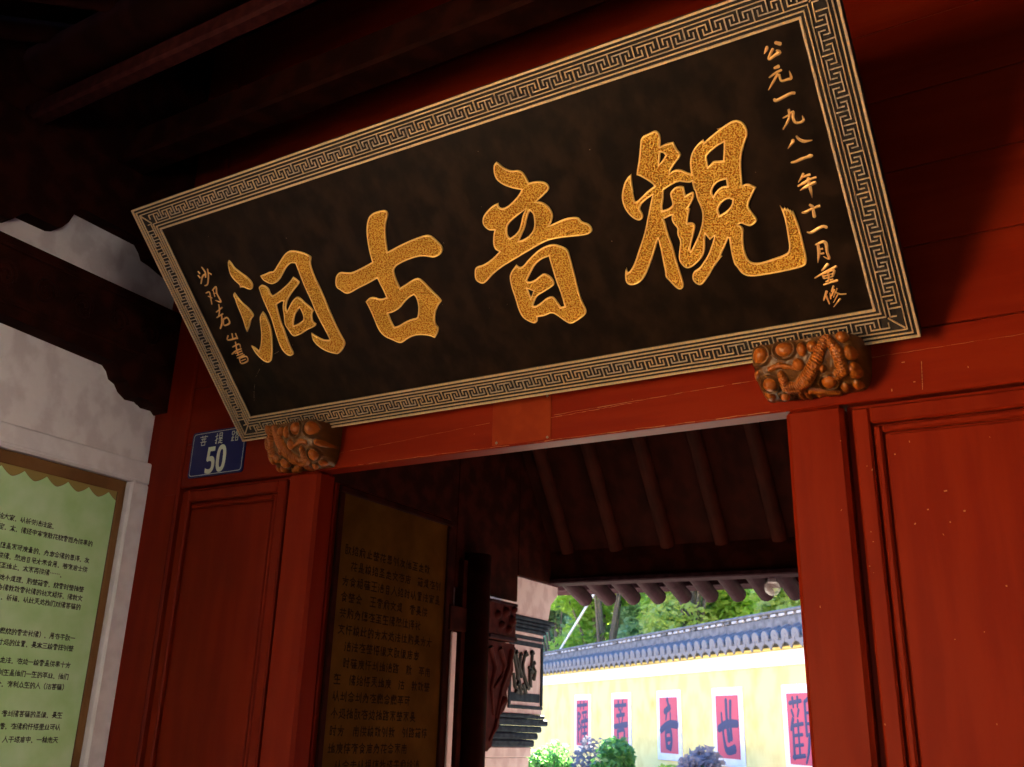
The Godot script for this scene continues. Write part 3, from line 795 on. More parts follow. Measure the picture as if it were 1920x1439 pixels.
# ------------------------------------------------------------ the name board
func build_plaque() -> void:
	var o := thing("name_board", "large black lacquered name board with gilt fret border leaning over the doorway", "name board", Vector3(0, 2.607, 0.06))
	o.rotation.x = 0.7744
	var hw := 1.26
	var h := 0.992
	var b := 0.101
	bar("panel", Vector3(-hw + b - 0.004, b - 0.004, -0.045), Vector3(hw - b + 0.004, h - b + 0.004, -0.011), M.lacquer, o, 0.001)
	# four mitred rails with raised fillets and a running fret between them
	var key_t := PackedVector3Array()
	var sw := 0.0036
	var fh := 0.0406
	var leg := 0.024
	for q in [[-leg - sw / 2, fh * 0.80 - sw / 2, leg + sw / 2, fh * 0.80 + sw / 2], [-sw / 2, -0.001, sw / 2, fh * 0.80 - sw / 2], [-leg - sw / 2, fh * 0.40, -leg + sw / 2, fh * 0.80 - sw / 2], [leg - sw / 2, fh * 0.40, leg + sw / 2, fh * 0.80 - sw / 2]]:
		add_ridge(key_t, Vector2(q[0], q[1]), Vector2(q[2], q[3]))
	var key := commit(key_t)
	var cut := RandomNumberGenerator.new()
	cut.seed = 15
	var fillets := [[0.0, 0.0072], [0.0142, 0.0186], [0.0265, 0.0300], [0.0710, 0.0745], [0.0820, 0.0864], [0.0938, 0.101]]
	for k in 4:
		var along := hw if k % 2 == 0 else h / 2
		var face := Transform3D(Basis(Vector3(0, 0, 1), k * PI / 2), Vector3(0, h / 2, 0) + Basis(Vector3(0, 0, 1), k * PI / 2) * Vector3(0, -(h / 2 if k % 2 == 0 else hw), 0))
		var bt := PackedVector3Array()
		add_strip(bt, along, 0.0, b, -0.046, -0.0050, 0.0)
		var rail := part("frame_rail", commit(bt), M.frame_ground, o)
		rail.transform = face
		for f in fillets:
			var ft := PackedVector3Array()
			add_strip(ft, along, f[0], f[1], -0.0052, 0.0, 0.0010)
			part("fillet", commit(ft), M.gilt, rail)
		var run := (along - 0.0765) * 2.0
		var count := int(round(run / 0.036))
		var step := run / count
		for i in count:
			var x := -run / 2 + (i + 0.5) * step
			var e := part("fret_key", key, M.gilt, rail, Vector3(x, 0.0302 if i % 2 == 0 else 0.0708, -0.0050))
			e.scale = Vector3(step / 0.036 * cut.randf_range(0.95, 1.0), cut.randf_range(0.97, 1.02), cut.randf_range(0.8, 1.05))
			if cut.randf() < 0.5:
				e.material_override = M.gilt_grey
			e.rotation.z = (PI if i % 2 else 0.0) + cut.randf_range(-0.02, 0.02)
	for sx in [-1, 1]:
		for sy in [0, 1]:
			var dt := PackedVector3Array()
			add_ridge(dt, Vector2(-0.0255, -0.0018), Vector2(0.0255, 0.0018))
			var dg := part("corner_line", commit(dt), M.gilt, o, Vector3(sx * (hw - 0.0505), 0.0505 if sy == 0 else h - 0.0505, -0.0050))
			dg.rotation.z = PI / 4 * (-1 if (sx > 0) == (sy == 0) else 1)
	# the four large written signs
	var signs := [["guan", GUAN], ["yin", YIN], ["gu", GU], ["dong", DONG]]
	for s in signs:
		var c := Node3D.new()
		c.name = "gold_character"
		o.add_child(c, true)
		c.position.z = -0.0105
		for piece in s[1]:
			var outer := soften(points(piece[0], 0.001))
			var rim := PackedVector3Array()
			bead(rim, outer, true)
			var holes := []
			for i in range(1, piece.size()):
				var hole := soften(points(piece[i], 0.001), 1)
				bead(rim, hole, false)
				holes.append(hole)
			var t := PackedVector3Array()
			var uv := PackedVector2Array()
			for body in pieces_without(outer, holes):
				var idx := Geometry2D.triangulate_polygon(body)
				if idx.is_empty():
					print("no triangles for ", s[0], " ", body.size())
				for i in idx:
					t.append(Vector3(body[i].x, body[i].y, 0.0042))
					uv.append(body[i] * 3.0)
			part("stroke_face", commit(t, false, PackedColorArray(), uv), M.gold, c)
			part("stroke_rim", commit(rim, true), M.gold_rim, c)
	for s in INSCRIPTION:
		var t := PackedVector3Array()
		for a in s:
			var q := []
			for i in range(0, a.size(), 3):
				q.append(Vector3(a[i], a[i + 1], a[i + 2] * 1.05) * 0.001)
			brush(t, q, 0.0, 0.0025)
		part("small_character", commit(t), M.gold_ink, o, Vector3(0, 0, -0.0104))
	# a hairline crack and specks in the lacquer
	var ct := PackedVector3Array()
	var line := [[-1.115, 0.155], [-1.09, 0.20], [-1.05, 0.255], [-0.99, 0.30], [-0.93, 0.325], [-0.86, 0.342], [-0.80, 0.35]]
	var rng := RandomNumberGenerator.new()
	rng.seed = 8
	for i in line.size() - 1:
		for k in 8:
			if rng.randf() < 0.45:
				continue
			var a := Vector2(line[i][0], line[i][1]).lerp(Vector2(line[i + 1][0], line[i + 1][1]), k / 8.0)
			var e := Vector2(line[i][0], line[i][1]).lerp(Vector2(line[i + 1][0], line[i + 1][1]), (k + 1) / 8.0)
			var nn := (e - a).orthogonal().normalized() * rng.randf_range(0.0003, 0.0009)
			quad(ct, Vector3(a.x + nn.x, a.y + nn.y, 0), Vector3(e.x + nn.x, e.y + nn.y, 0), Vector3(e.x - nn.x, e.y - nn.y, 0), Vector3(a.x - nn.x, a.y - nn.y, 0))
	for i in 26:
		var p := Vector3(rng.randf_range(-1.1, 1.1), rng.randf_range(0.14, 0.86), 0)
		var s := rng.randf_range(0.0006, 0.0018)
		quad(ct, p + Vector3(-s, 0, 0), p + Vector3(0, s, 0), p + Vector3(s, 0, 0), p + Vector3(0, -s, 0))
	part("lacquer_crack", commit(ct), M.crack, o, Vector3(0, 0, -0.0104))

func add_ridge(t: PackedVector3Array, a: Vector2, b: Vector2) -> void:
	var z := 0.0046
	var e := 0.0006
	var lo := [Vector3(a.x, a.y, 0), Vector3(b.x, a.y, 0), Vector3(b.x, b.y, 0), Vector3(a.x, b.y, 0)]
	var hi := [Vector3(a.x + e, a.y + e, z), Vector3(b.x - e, a.y + e, z), Vector3(b.x - e, b.y - e, z), Vector3(a.x + e, b.y - e, z)]
	quad(t, hi[0], hi[1], hi[2], hi[3])
	for i in 4:
		quad(t, lo[i], lo[(i + 1) % 4], hi[(i + 1) % 4], hi[i])

func add_strip(t: PackedVector3Array, along: float, o0: float, o1: float, z0: float, z1: float, e: float) -> void:
	var lo := [Vector3(-along + o0, o0, z0), Vector3(along - o0, o0, z0), Vector3(along - o1, o1, z0), Vector3(-along + o1, o1, z0)]
	var hi := [Vector3(-along + o0 + e, o0 + e, z1), Vector3(along - o0 - e, o0 + e, z1), Vector3(along - o1 + e, o1 - e, z1), Vector3(-along + o1 - e, o1 - e, z1)]
	# many short lengths, so that the hand-cut edge can waver a little
	var n := 48
	var rng := RandomNumberGenerator.new()
	rng.seed = int(o0 * 10000) + 3
	var last := []
	for i in n + 1:
		var f := float(i) / n
		var wv := 0.0 if e == 0.0 or i == 0 or i == n else rng.randf_range(-0.0005, 0.0005)
		var row := [lo[0].lerp(lo[1], f), hi[0].lerp(hi[1], f) + Vector3(0, wv, wv * 0.7), hi[3].lerp(hi[2], f) + Vector3(0, wv, wv * 0.7), lo[3].lerp(lo[2], f)]
		if i > 0:
			for k in 3:
				quad(t, last[k], row[k], row[k + 1], last[k + 1])
		last = row
	quad(t, lo[0], hi[0], hi[3], lo[3])
	quad(t, lo[1], hi[1], hi[2], lo[2])

func bead(t: PackedVector3Array, p: PackedVector2Array, solid_inside: bool) -> void:
	var sgn := 1.0 if area(p) > 0.0 else -1.0
	if not solid_inside:
		sgn = -sgn
	var prof := [[-0.0026, 0.0], [-0.0021, 0.0040], [0.0, 0.0062], [0.0022, 0.0054], [0.0030, 0.0038]]
	var rings := []
	for i in p.size():
		var a := p[(i + p.size() - 1) % p.size()]
		var c := p[(i + 1) % p.size()]
		var n1 := (p[i] - a).normalized()
		var n2 := (c - p[i]).normalized()
		var dir := (n1 + n2)
		if dir.length() < 0.2:
			dir = n1
		dir = dir.normalized()
		var inward := Vector2(-dir.y, dir.x) * sgn
		var k := clampf(1.0 / maxf(absf(dir.dot(n1)), 0.5), 1.0, 1.6)
		var ring := []
		for q in prof:
			var m: Vector2 = p[i] + inward * (q[0] + 0.0022) * k
			ring.append(Vector3(m.x, m.y, q[1]))
		rings.append(ring)
	for i in p.size():
		var r0: Array = rings[i]
		var r1: Array = rings[(i + 1) % p.size()]
		for k in prof.size() - 1:
			quad(t, r0[k], r1[k], r1[k + 1], r0[k + 1])

# ------------------------------------------------------------ carved corbels
func build_brackets() -> void:
	carved_corbel(0.965, 0.156, false, "carved phoenix corbel with orange bosses under the board above the sunlit jamb", 1)
	carved_corbel(-0.935, 0.145, true, "carved corbel in dark varnish under the board beside the blue plate", 2, 0.150)

func carved_corbel(cx: float, hwid: float, mirror: bool, label: String, seed_: int, drop := 0.125) -> void:
	var o := thing("carved_corbel", label, "corbel", Vector3(cx, 2.487, 0.0), "carved corbels under the name board")
	var ovals := [[.13, .13, .105, .15, 1], [.36, .115, .10, .14, 1], [.51, .15, .04, .10, 0], [.146, .60, .09, .15, 1], [.69, .70, .095, .14, 1], [.86, .05, .05, .09, 0], [.925, .54, .055, .14, 0], [.905, .28, .05, .11, 0], [.83, .84, .04, .09, 0], [.05, .36, .05, .06, 0], [.57, .90, .05, .05, 0], [.22, .86, .07, .09, 1], [.07, .80, .05, .10, 0], [.60, .13, .045, .08, 0], [.46, .36, .05, .09, 0], [.95, .80, .045, .10, 0], [.66, .46, .03, .06, 0]]
	var tubes := [[.29, .47, .034, .29, .70, .05, .40, .71, .048, .50, .59, .06, .60, .385, .055, .69, .14, .042, .726, .03, .03], [.743, .06, .03, .805, .27, .052, .83, .52, .05, .77, .61, .036], [.487, .82, .03, .62, .90, .036, .77, .97, .02], [.37, .86, .02, .37, .96, .022], [.434, .86, .02, .434, .97, .022], [.20, .36, .018, .30, .33, .022, .42, .40, .016]]
	var nu := 150
	var nv := 110
	var n := FastNoiseLite.new()
	n.seed = seed_ * 17
	n.frequency = 9.0
	var dark := Color(0.060, 0.021, 0.006)
	var warm := Color(0.40, 0.090, 0.010)
	var pos := []
	var col := []
	for j in nv + 1:
		for i in nu + 1:
			var u := float(i) / nu
			var v := float(j) / nv
			var uu := 1.0 - u if mirror else u
			var hgt := 0.0
			var paint := 0.0
			for q in ovals:
				var rho := Vector2((uu - q[0]) / q[2], (v - q[1]) / q[3]).length()
				if rho < 1.25:
					var e := 0.0
					if q[4] == 1:
						e = 0.015 * sqrt(maxf(0.0, 1.0 - pow(rho / 0.72, 2.0))) + 0.008 * exp(-pow((rho - 0.95) / 0.11, 2.0))
						paint = maxf(paint, 1.0 if rho < 0.74 else 0.0)
					else:
						e = 0.013 * sqrt(maxf(0.0, 1.0 - rho * rho))
						paint = maxf(paint, 0.9 if rho < 0.97 else 0.0)
					hgt = maxf(hgt, e * 1.25)
			for tb in tubes:
				var run := 0.0
				for k in range(0, tb.size() - 3, 3):
					var a := Vector2(tb[k], tb[k + 1] * 0.5)
					var b := Vector2(tb[k + 3], tb[k + 4] * 0.5)
					var p := Vector2(uu, v * 0.5)
					var f := clampf((p - a).dot(b - a) / (b - a).length_squared(), 0.0, 1.0)
					var r := lerpf(tb[k + 2], tb[k + 5], f)
					var d := p.distance_to(a.lerp(b, f)) / r
					if d < 1.0:
						var s := run + f * (b - a).length()
						var e := 0.019 * sqrt(1.0 - d * d) * (r / 0.05) + 0.0034 * sin(s * 300.0 + d * 3.0) * smoothstep(0.0, 0.3, d) * (1.0 if tb.size() > 9 else 0.3)
						if e > hgt:
							hgt = e
							paint = 0.8
					run += (b - a).length()
			hgt += 0.0022 * n.get_noise_2d(uu, v * 0.5) + 0.0012 * n.get_noise_2d(uu * 4.0, v * 2.0)
			var s2 := u * 2.0 - 1.0
			var edge := sqrt(maxf(0.0, 1.0 - pow(absf(s2), 8.0)))
			var ph := v * PI / 2
			var x := s2 * hwid * (1.0 - 0.22 * pow(v, 2.5))
			var dirn := Vector3(s2 * 0.25, -sin(ph) * 0.9, cos(ph)).normalized()
			var base := Vector3(x, 0.135 - drop * sin(ph), 0.004 + 0.145 * pow(maxf(cos(ph), 0.0), 0.75) * edge)
			pos.append(base + dirn * hgt * edge)
			col.append(dark.lerp(warm, clampf(paint, 0.0, 1.0)).lerp(Color(0.20, 0.085, 0.015), 0.30 + 0.25 * n.get_noise_2d(u * 2.0 + 9.0, v)))
	var t := PackedVector3Array()
	var c := PackedColorArray()
	for j in nv:
		for i in nu:
			var k := j * (nu + 1) + i
			for e in [k, k + 1, k + nu + 2, k, k + nu + 2, k + nu + 1]:
				t.append(pos[e])
				c.append(col[e])
	for i in nu:
		var a: Vector3 = pos[i]
		var b: Vector3 = pos[i + 1]
		quad(t, a, b, Vector3(b.x, 0.135, 0.002), Vector3(a.x, 0.135, 0.002))
		for e in 6:
			c.append(dark)
	part("carving", commit(t, true, c), M.carving, o)

# ------------------------------------------------------------ signs and written sheets
func build_number_plate() -> void:
	var o := thing("number_plate", "small blue enamel street plate with white number 50 beside the name board", "plate", Vector3(-1.617, 2.503, 0.0))
	var poly := PackedVector2Array()
	var w := 0.318
	var h := 0.196
	for c in [[w - 0.014, h - 0.014, 0.0], [0.014, h - 0.014, PI / 2], [0.014, 0.014, PI], [w - 0.014, 0.014, PI * 1.5]]:
		for k in 5:
			var a: float = c[2] + k * PI / 8
			poly.append(Vector2(c[0], c[1]) + Vector2(cos(a), sin(a)) * 0.014)
	part("plate", prism(poly, 0.0, 0.006), M.plate_blue, o)
	var t := PackedVector3Array()
	for i in poly.size():
		var a := (poly[i] - Vector2(w, h) / 2) * Vector2(0.955, 0.93)
		var b := (poly[(i + 1) % poly.size()] - Vector2(w, h) / 2) * Vector2(0.955, 0.93)
		var m := Vector2(w, h) / 2
		quad(t, Vector3(m.x + a.x, m.y + a.y, 0.0064), Vector3(m.x + b.x, m.y + b.y, 0.0064), Vector3(m.x + b.x * 0.985, m.y + b.y * 0.975, 0.0064), Vector3(m.x + a.x * 0.985, m.y + a.y * 0.975, 0.0064))
	part("border_line", commit(t), M.plate_ink, o)
	var spots := [["菩", 0.045], ["提", 0.137], ["路", 0.232]]
	for s in spots:
		var g := PackedVector3Array()
		for run in sign_strokes(s[0]):
			for i in run.size() - 1:
				var a: Vector2 = run[i]
				var b: Vector2 = run[i + 1]
				var nn := (b - a).normalized() * 0.2
				flat_line(g, (a - nn) * 0.0046, (b + nn) * 0.0046, 0.0036)
		part("sign_character", commit(g), M.plate_ink, o, Vector3(s[1], 0.134, 0.0064))
	var f := SystemFont.new()
	f.font_names = PackedStringArray(["Droid Sans"])
	f.font_weight = 700
	var tm := TextMesh.new()
	tm.text = "50"
	tm.font = f
	tm.font_size = 64
	tm.pixel_size = 0.0018
	tm.depth = 0.0008
	var num := part("number", tm, M.plate_ink, o, Vector3(0.157, 0.066, 0.0066))
	num.scale = Vector3(0.98, 1.36, 1.0)

func flat_line(g: PackedVector3Array, a: Vector2, b: Vector2, wd: float) -> void:
	if a.distance_to(b) < 0.00001:
		return
	var nn := (b - a).orthogonal().normalized() * wd / 2
	quad(g, Vector3(a.x + nn.x, a.y + nn.y, 0), Vector3(b.x + nn.x, b.y + nn.y, 0), Vector3(b.x - nn.x, b.y - nn.y, 0), Vector3(a.x - nn.x, a.y - nn.y, 0))

# strokes of a written sign on a 10 x 10 grid with y up
func sign_strokes(ch: String) -> Array:
	var out := []
	var spec: Array = []
	if SIGN.has(ch):
		spec = SIGN[ch]
	elif PART.has(ch):
		spec = [[ch, 0, 0, 10, 10]]
	elif ch in ["，", "。", "、", "；"]:
		return [[Vector2(1.5, 1.5), Vector2(2.5, 0.5)], [Vector2(2.5, 0.5), Vector2(1.5, 0.2)]]
	elif ch == "…":
		return [[Vector2(1, 5), Vector2(1.6, 5)], [Vector2(4.6, 5), Vector2(5.2, 5)], [Vector2(8, 5), Vector2(8.6, 5)]]
	elif ch == "）":
		return [[Vector2(1, 10), Vector2(3, 7), Vector2(3, 3), Vector2(1, 0)]]
	elif ch == "（":
		return [[Vector2(9, 10), Vector2(7, 7), Vector2(7, 3), Vector2(9, 0)]]
	for s in spec:
		for run in PART[s[0]]:
			var r := []
			for i in range(0, run.size(), 2):
				r.append(Vector2(lerpf(s[1] + 0.25, s[3] - 0.25, run[i] / 10.0), 10.0 - lerpf(s[2] + 0.25, s[4] - 0.25, run[i + 1] / 10.0)))
			out.append(r)
	return out

func ink_line(img: Image, a: Vector2, b: Vector2, wd: float, ink: Color) -> void:
	var lo := Vector2i((a.min(b) - Vector2.ONE * (wd + 1)).floor())
	var hi := Vector2i((a.max(b) + Vector2.ONE * (wd + 1)).ceil())
	for y in range(maxi(lo.y, 0), mini(hi.y + 1, img.get_height())):
		for x in range(maxi(lo.x, 0), mini(hi.x + 1, img.get_width())):
			var p := Vector2(x + 0.5, y + 0.5)
			var d := p.distance_to(Geometry2D.get_closest_point_to_segment(p, a, b))
			var k := clampf(wd / 2 + 0.5 - d, 0.0, 1.0)
			if k > 0.0:
				img.set_pixel(x, y, img.get_pixel(x, y).lerp(ink, k))

func ink_sign(img: Image, ch: String, at: Vector2, size: float, wd: float, ink: Color) -> void:
	for run in sign_strokes(ch):
		for i in run.size() - 1:
			var a: Vector2 = run[i]
			var b: Vector2 = run[i + 1]
			ink_line(img, at + Vector2(a.x, 10.0 - a.y) * size / 10.0, at + Vector2(b.x, 10.0 - b.y) * size / 10.0, wd, ink)

func build_notice_board() -> void:
	var o := thing("notice_board", "white framed notice board with pale green printed sheet on the plaster wall", "notice board", Vector3(-1.898, 1.0, 0.0))
	var z0 := 0.004
	var z1 := 0.86
	var y0 := 0.02
	var y1 := 1.591
	var wd := 0.095
	bar("frame_rail", Vector3(0, y1 - wd, z0), Vector3(0.045, y1, z1), M.white_paint, o, 0.006)
	bar("frame_rail", Vector3(0, y0, z0), Vector3(0.045, y0 + wd, z1), M.white_paint, o, 0.006)
	bar("frame_rail", Vector3(0, y0 + wd + 0.0005, z0), Vector3(0.045, y1 - wd - 0.0005, z0 + wd), M.white_paint, o, 0.006)
	bar("frame_rail", Vector3(0, y0 + wd + 0.0005, z1 - wd), Vector3(0.045, y1 - wd - 0.0005, z1), M.white_paint, o, 0.006)
	bar("moulding", Vector3(0.0455, y1 - wd + 0.006, z0 + wd - 0.02), Vector3(0.052, y1 - wd + 0.018, z1 - wd + 0.02), M.white_paint, o, 0.003)
	bar("moulding", Vector3(0.0455, y0 + wd - 0.01, z0 + wd - 0.018), Vector3(0.052, y1 - wd + 0.005, z0 + wd - 0.006), M.white_paint, o, 0.003)
	for q in [[y1 - wd - 0.052, y1 - wd - 0.001, z0 + wd + 0.001, z1 - wd - 0.001], [y0 + wd + 0.001, y0 + wd + 0.036, z0 + wd + 0.001, z1 - wd - 0.001], [y0 + wd + 0.037, y1 - wd - 0.037, z0 + wd + 0.001, z0 + wd + 0.034], [y0 + wd + 0.037, y1 - wd - 0.037, z1 - wd - 0.032, z1 - wd - 0.001]]:  # top strip taller than the lip, taking in the shadow under the rail
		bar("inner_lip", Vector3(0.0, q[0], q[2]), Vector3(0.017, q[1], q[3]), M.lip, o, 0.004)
	# the printed sheet: pale green ground, scalloped cloth print along the top, black text
	var pw := 760
	var phh := 1680
	var k := 1250.0
	var img := Image.create(pw, phh, false, Image.FORMAT_RGB8)
	var nz := FastNoiseLite.new()
	nz.seed = 12
	nz.frequency = 0.004
	var g1 := Color(0.46, 0.76, 0.34).linear_to_srgb()
	var g2 := Color(0.62, 0.86, 0.54).linear_to_srgb()
	for y in phh:
		for x in pw:
			img.set_pixel(x, y, g1.lerp(g2, clampf(0.5 + 0.9 * nz.get_noise_2d(x, y), 0.0, 1.0)))
	var left := z1 - wd - 0.02
	var top := y1 - wd - 0.02 + 1.0
	var cloth := Color(0.34, 0.26, 0.08).linear_to_srgb()
	var hem := Color(0.22, 0.16, 0.05).linear_to_srgb()
	for x in pw:
		var z := left - x / k
		var f := fposmod((z - 0.178) / 0.098, 1.0)
		var drop := top - 2.434 + 0.030 * (1.0 - pow(absf(f * 2.0 - 1.0), 1.5))
		for y in int(drop * k):
			img.set_pixel(x, y, cloth.lerp(hem, 0.8 if y > drop * k - 4 else 0.0))
	var ink := Color(0.015, 0.018, 0.014).linear_to_srgb()
	for l in BOARD_LINES:
		var n: int = l[1].length()
		for i in n:
			var z: float = l[2] + (n - i) * 0.0232
			var p := Vector2((left - z) * k, (top - l[0] - 0.011) * k)
			if p.x > 4:
				ink_sign(img, l[1][i], p, 0.0212 * k, 3.2, ink)
	img.generate_mipmaps()
	var m := StandardMaterial3D.new()
	m.albedo_texture = ImageTexture.create_from_image(img)
	m.roughness = 0.5
	var t := PackedVector3Array()
	var a := Vector3(0.012, top - 1.0, left)
	var b := Vector3(0.012, top - 1.0, left - pw / k)
	var c := Vector3(0.012, top - 1.0 - phh / k, left - pw / k)
	var d := Vector3(0.012, top - 1.0 - phh / k, left)
	quad(t, a, b, c, d)
	part("printed_sheet", commit(t, false, PackedColorArray(), PackedVector2Array([Vector2(0, 0), Vector2(1, 0), Vector2(1, 1), Vector2(0, 0), Vector2(1, 1), Vector2(0, 1)])), m, o)
	bar("back", Vector3(0.001, y0 + 0.02, z0 + 0.02), Vector3(0.010, y1 - 0.02, z1 - 0.02), M.dark_wood, o, 0.001)

func build_door_board() -> void:
	# the open door leaf with a written board on it
	var leaf := thing("door_leaf", "open dark red door leaf turned back into the passage", "door", Vector3(-0.885, 0.02, -0.10))
	bar("panel", Vector3(-0.04, 0, -0.80), Vector3(0.0, 2.425, 0.0), M.red_upright, leaf, 0.004)
	bar("edge_strip", Vector3(-0.036, 0.0, 0.001), Vector3(0.004, 2.42, 0.010), M.red_upright, leaf, 0.002)
	var o := thing("written_board", "ochre board of small dark writing in a thin frame on the open door leaf", "board", Vector3(-0.884, 0.9, -0.10))
	var z0 := -0.012
	var z1 := -0.79
	var y1 := 1.538
	bar("frame_rail", Vector3(0.0, y1 - 0.028, z1), Vector3(0.016, y1, z0), M.dark_red, o, 0.004)
	bar("frame_rail", Vector3(0.0, 0.0, z1), Vector3(0.016, 0.028, z0), M.dark_red, o, 0.004)
	bar("frame_rail", Vector3(0.0, 0.0285, z0 - 0.03), Vector3(0.016, y1 - 0.0285, z0), M.dark_red, o, 0.004)
	bar("frame_rail", Vector3(0.0, 0.0285, z1), Vector3(0.016, y1 - 0.0285, z1 + 0.03), M.dark_red, o, 0.004)
	var pw := 512
	var ph := 1050
	var img := Image.create(pw, ph, false, Image.FORMAT_RGB8)
	var nz := FastNoiseLite.new()
	nz.seed = 31
	nz.frequency = 0.006
	for y in ph:
		for x in pw:
			img.set_pixel(x, y, Color(0.070, 0.036, 0.006).lerp(Color(0.11, 0.060, 0.011), clampf(0.5 + nz.get_noise_2d(x, y), 0.0, 1.0)).linear_to_srgb())
	var rng := RandomNumberGenerator.new()
	rng.seed = 77
	var keys := SIGN.keys()
	var ink := Color(0.022, 0.012, 0.006).linear_to_srgb()
	for row in 21:
		var n := rng.randi_range(11, 15)
		for i in n:
			if rng.randf() < 0.1:
				continue
			var s: String = keys[rng.randi() % keys.size()]
			ink_sign(img, s, Vector2(30 + i * 30.5, 140 + row * 41.5), 25, 3.0, ink)
	img.generate_mipmaps()
	var m := StandardMaterial3D.new()
	m.albedo_texture = ImageTexture.create_from_image(img)
	m.roughness = 0.85
	m.metallic_specular = 0.1
	var t := PackedVector3Array()
	quad(t, Vector3(0.006, y1 - 0.02, z0 - 0.02), Vector3(0.006, y1 - 0.02, z1 + 0.02), Vector3(0.006, 0.02, z1 + 0.02), Vector3(0.006, 0.02, z0 - 0.02))
	part("written_sheet", commit(t, false, PackedColorArray(), PackedVector2Array([Vector2(0, 0), Vector2(1, 0), Vector2(1, 1), Vector2(0, 0), Vector2(1, 1), Vector2(0, 1)])), m, o)

# ------------------------------------------------------------ traced outlines on the board, in millimetres
const GUAN := [[[684,722,707,725,727,729,736,722,739,709,730,683,749,686,768,684,772,660,779,648,775,640,754,625,739,612,733,603,744,608,757,608,769,603,780,592,790,586,792,603,797,623,807,641,823,657,848,669,849,661,869,671,897,683,918,691,894,682,916,690,933,695,946,695,958,688,965,676,967,660,964,647,955,635,945,618,934,598,927,576,921,549,916,519,926,522,935,518,949,505,935,489,914,462,918,443,929,421,925,410,907,402,895,408,887,415,881,417,876,414,887,402,879,379,873,355,871,327,875,306,888,295,910,293,942,297,971,301,985,307,991,322,994,346,998,383,999,415,996,441,1002,426,1006,434,1010,425,1013,430,1017,420,1019,424,1022,415,1025,420,1027,405,1030,375,1030,338,1028,283,1025,270,1019,259,990,255,932,255,868,258,846,272,838,297,833,305,834,335,837,363,840,382,838,383,805,340,780,312,805,340,774,308,751,283,726,262,713,268,705,281,706,296,716,310,734,315,747,327,767,345,786,372,802,398,787,390,781,403,779,409,773,392,766,368,757,351,742,337,720,325,705,320,693,325,684,345,685,361,697,389,705,407,701,422,703,435,708,444,700,459,698,474,703,485,695,484,676,479,679,471,676,449,676,423,678,397,676,359,676,319,676,289,675,275,668,264,659,263,652,268,643,283,637,297,629,310,634,328,636,354,641,393,643,426,641,424,623,396,598,359,574,329,554,311,533,305,516,307,507,318,510,337,517,354,523,363,522,347,532,351,554,374,580,412,602,442,621,474,629,490,640,509,656,539,666,555,644,547,627,538,617,525,621,514,621,502,613,493,601,494,587,508,576,532,574,560,581,583,592,601,598,610,610,622,625,629,621,613,615,577,614,582,611,550,615,548,640,561,651,568,679,579,677,586,665,601,649,617,640,623,645,636,658,660,673,694], [704,562,721,568,749,575,766,568,779,563,786,564,784,542,787,537,785,513,788,495,789,475,784,455,772,429,753,403,732,378,725,371,725,378,737,399,748,418,758,438,757,446,750,452,740,453,743,462,758,491,754,494,765,504,778,518,782,533,778,537,764,533,757,531,758,547,759,556,750,561,735,561,721,553,715,545,715,519,711,511,698,506,681,505,682,514,693,536,700,556], [843,621,858,631,879,641,899,646,894,629,886,606,884,599,871,601,858,604,852,600,840,593,843,607], [877,547,875,528,862,530,850,526,836,516,831,509,830,522,836,532,842,538,855,546], [869,494,878,487,873,474,856,460,833,453,833,464,834,472,850,488], [725,666,733,663,736,655,724,644,711,635,718,649]]]
const YIN := [[[235,772,242,766,252,749,273,733,295,731,307,720,313,699,314,685,336,684,359,678,372,665,371,650,345,636,316,624,334,619,349,603,355,582,351,564,337,548,330,544,356,548,389,553,417,550,430,545,434,531,454,520,460,503,453,492,434,488,383,495,334,501,294,498,228,480,173,465,129,453,85,435,48,412,33,417,20,432,29,458,38,473,68,473,105,485,139,503,128,512,127,530,140,560,149,572,130,576,118,595,120,612,134,629,168,647,193,651,190,641,198,631,220,633,248,646,273,661,283,671,258,682,232,699,215,721,215,744,223,765], [274,610,259,596,247,577,232,556,213,543,191,536,185,545,191,566,202,581,233,595], [287,602,294,591,289,569,280,547,259,530,232,521,217,521,231,535,251,556,266,579,280,597]], [[322,487,348,472,363,458,361,432,358,386,351,323,351,283,355,255,343,241,316,230,290,222,275,233,258,255,240,273,214,266,186,267,180,252,168,247,149,260,134,277,131,309,135,345,135,382,141,416,155,433,179,449,186,438,199,439,224,456,257,473,286,484], [295,451,293,416,290,370,292,336,290,299,289,284,275,284,271,299,266,318,257,325,237,322,211,309,190,303,185,307,197,323,212,336,236,343,262,351,282,360,282,378,273,394,258,403,241,396,221,387,199,385,195,392,214,411,240,435,268,448], [187,366,204,354,187,333]]]
const GU := [[[-202,728,-197,716,-204,705,-222,684,-241,644,-257,593,-217,601,-166,609,-115,614,-82,613,-67,598,-52,571,-51,554,-69,539,-95,535,-111,542,-132,550,-163,552,-212,548,-260,536,-267,505,-265,464,-233,473,-202,482,-181,483,-168,468,-150,431,-132,400,-130,388,-150,375,-169,354,-182,330,-186,312,-179,301,-190,283,-210,267,-223,277,-249,286,-281,290,-315,284,-343,272,-360,276,-377,290,-404,307,-417,336,-416,375,-416,415,-420,445,-405,454,-383,456,-359,440,-332,443,-332,464,-335,490,-337,514,-381,504,-433,495,-470,486,-488,489,-502,505,-515,519,-508,541,-493,560,-475,568,-449,560,-425,555,-379,563,-330,573,-327,600,-317,642,-303,682,-282,714,-262,728,-231,731], [-223,429,-218,418,-222,392,-234,365,-247,348,-270,349,-300,344,-330,335,-349,334,-352,356,-351,386,-330,386,-300,394,-269,413,-242,425]]]
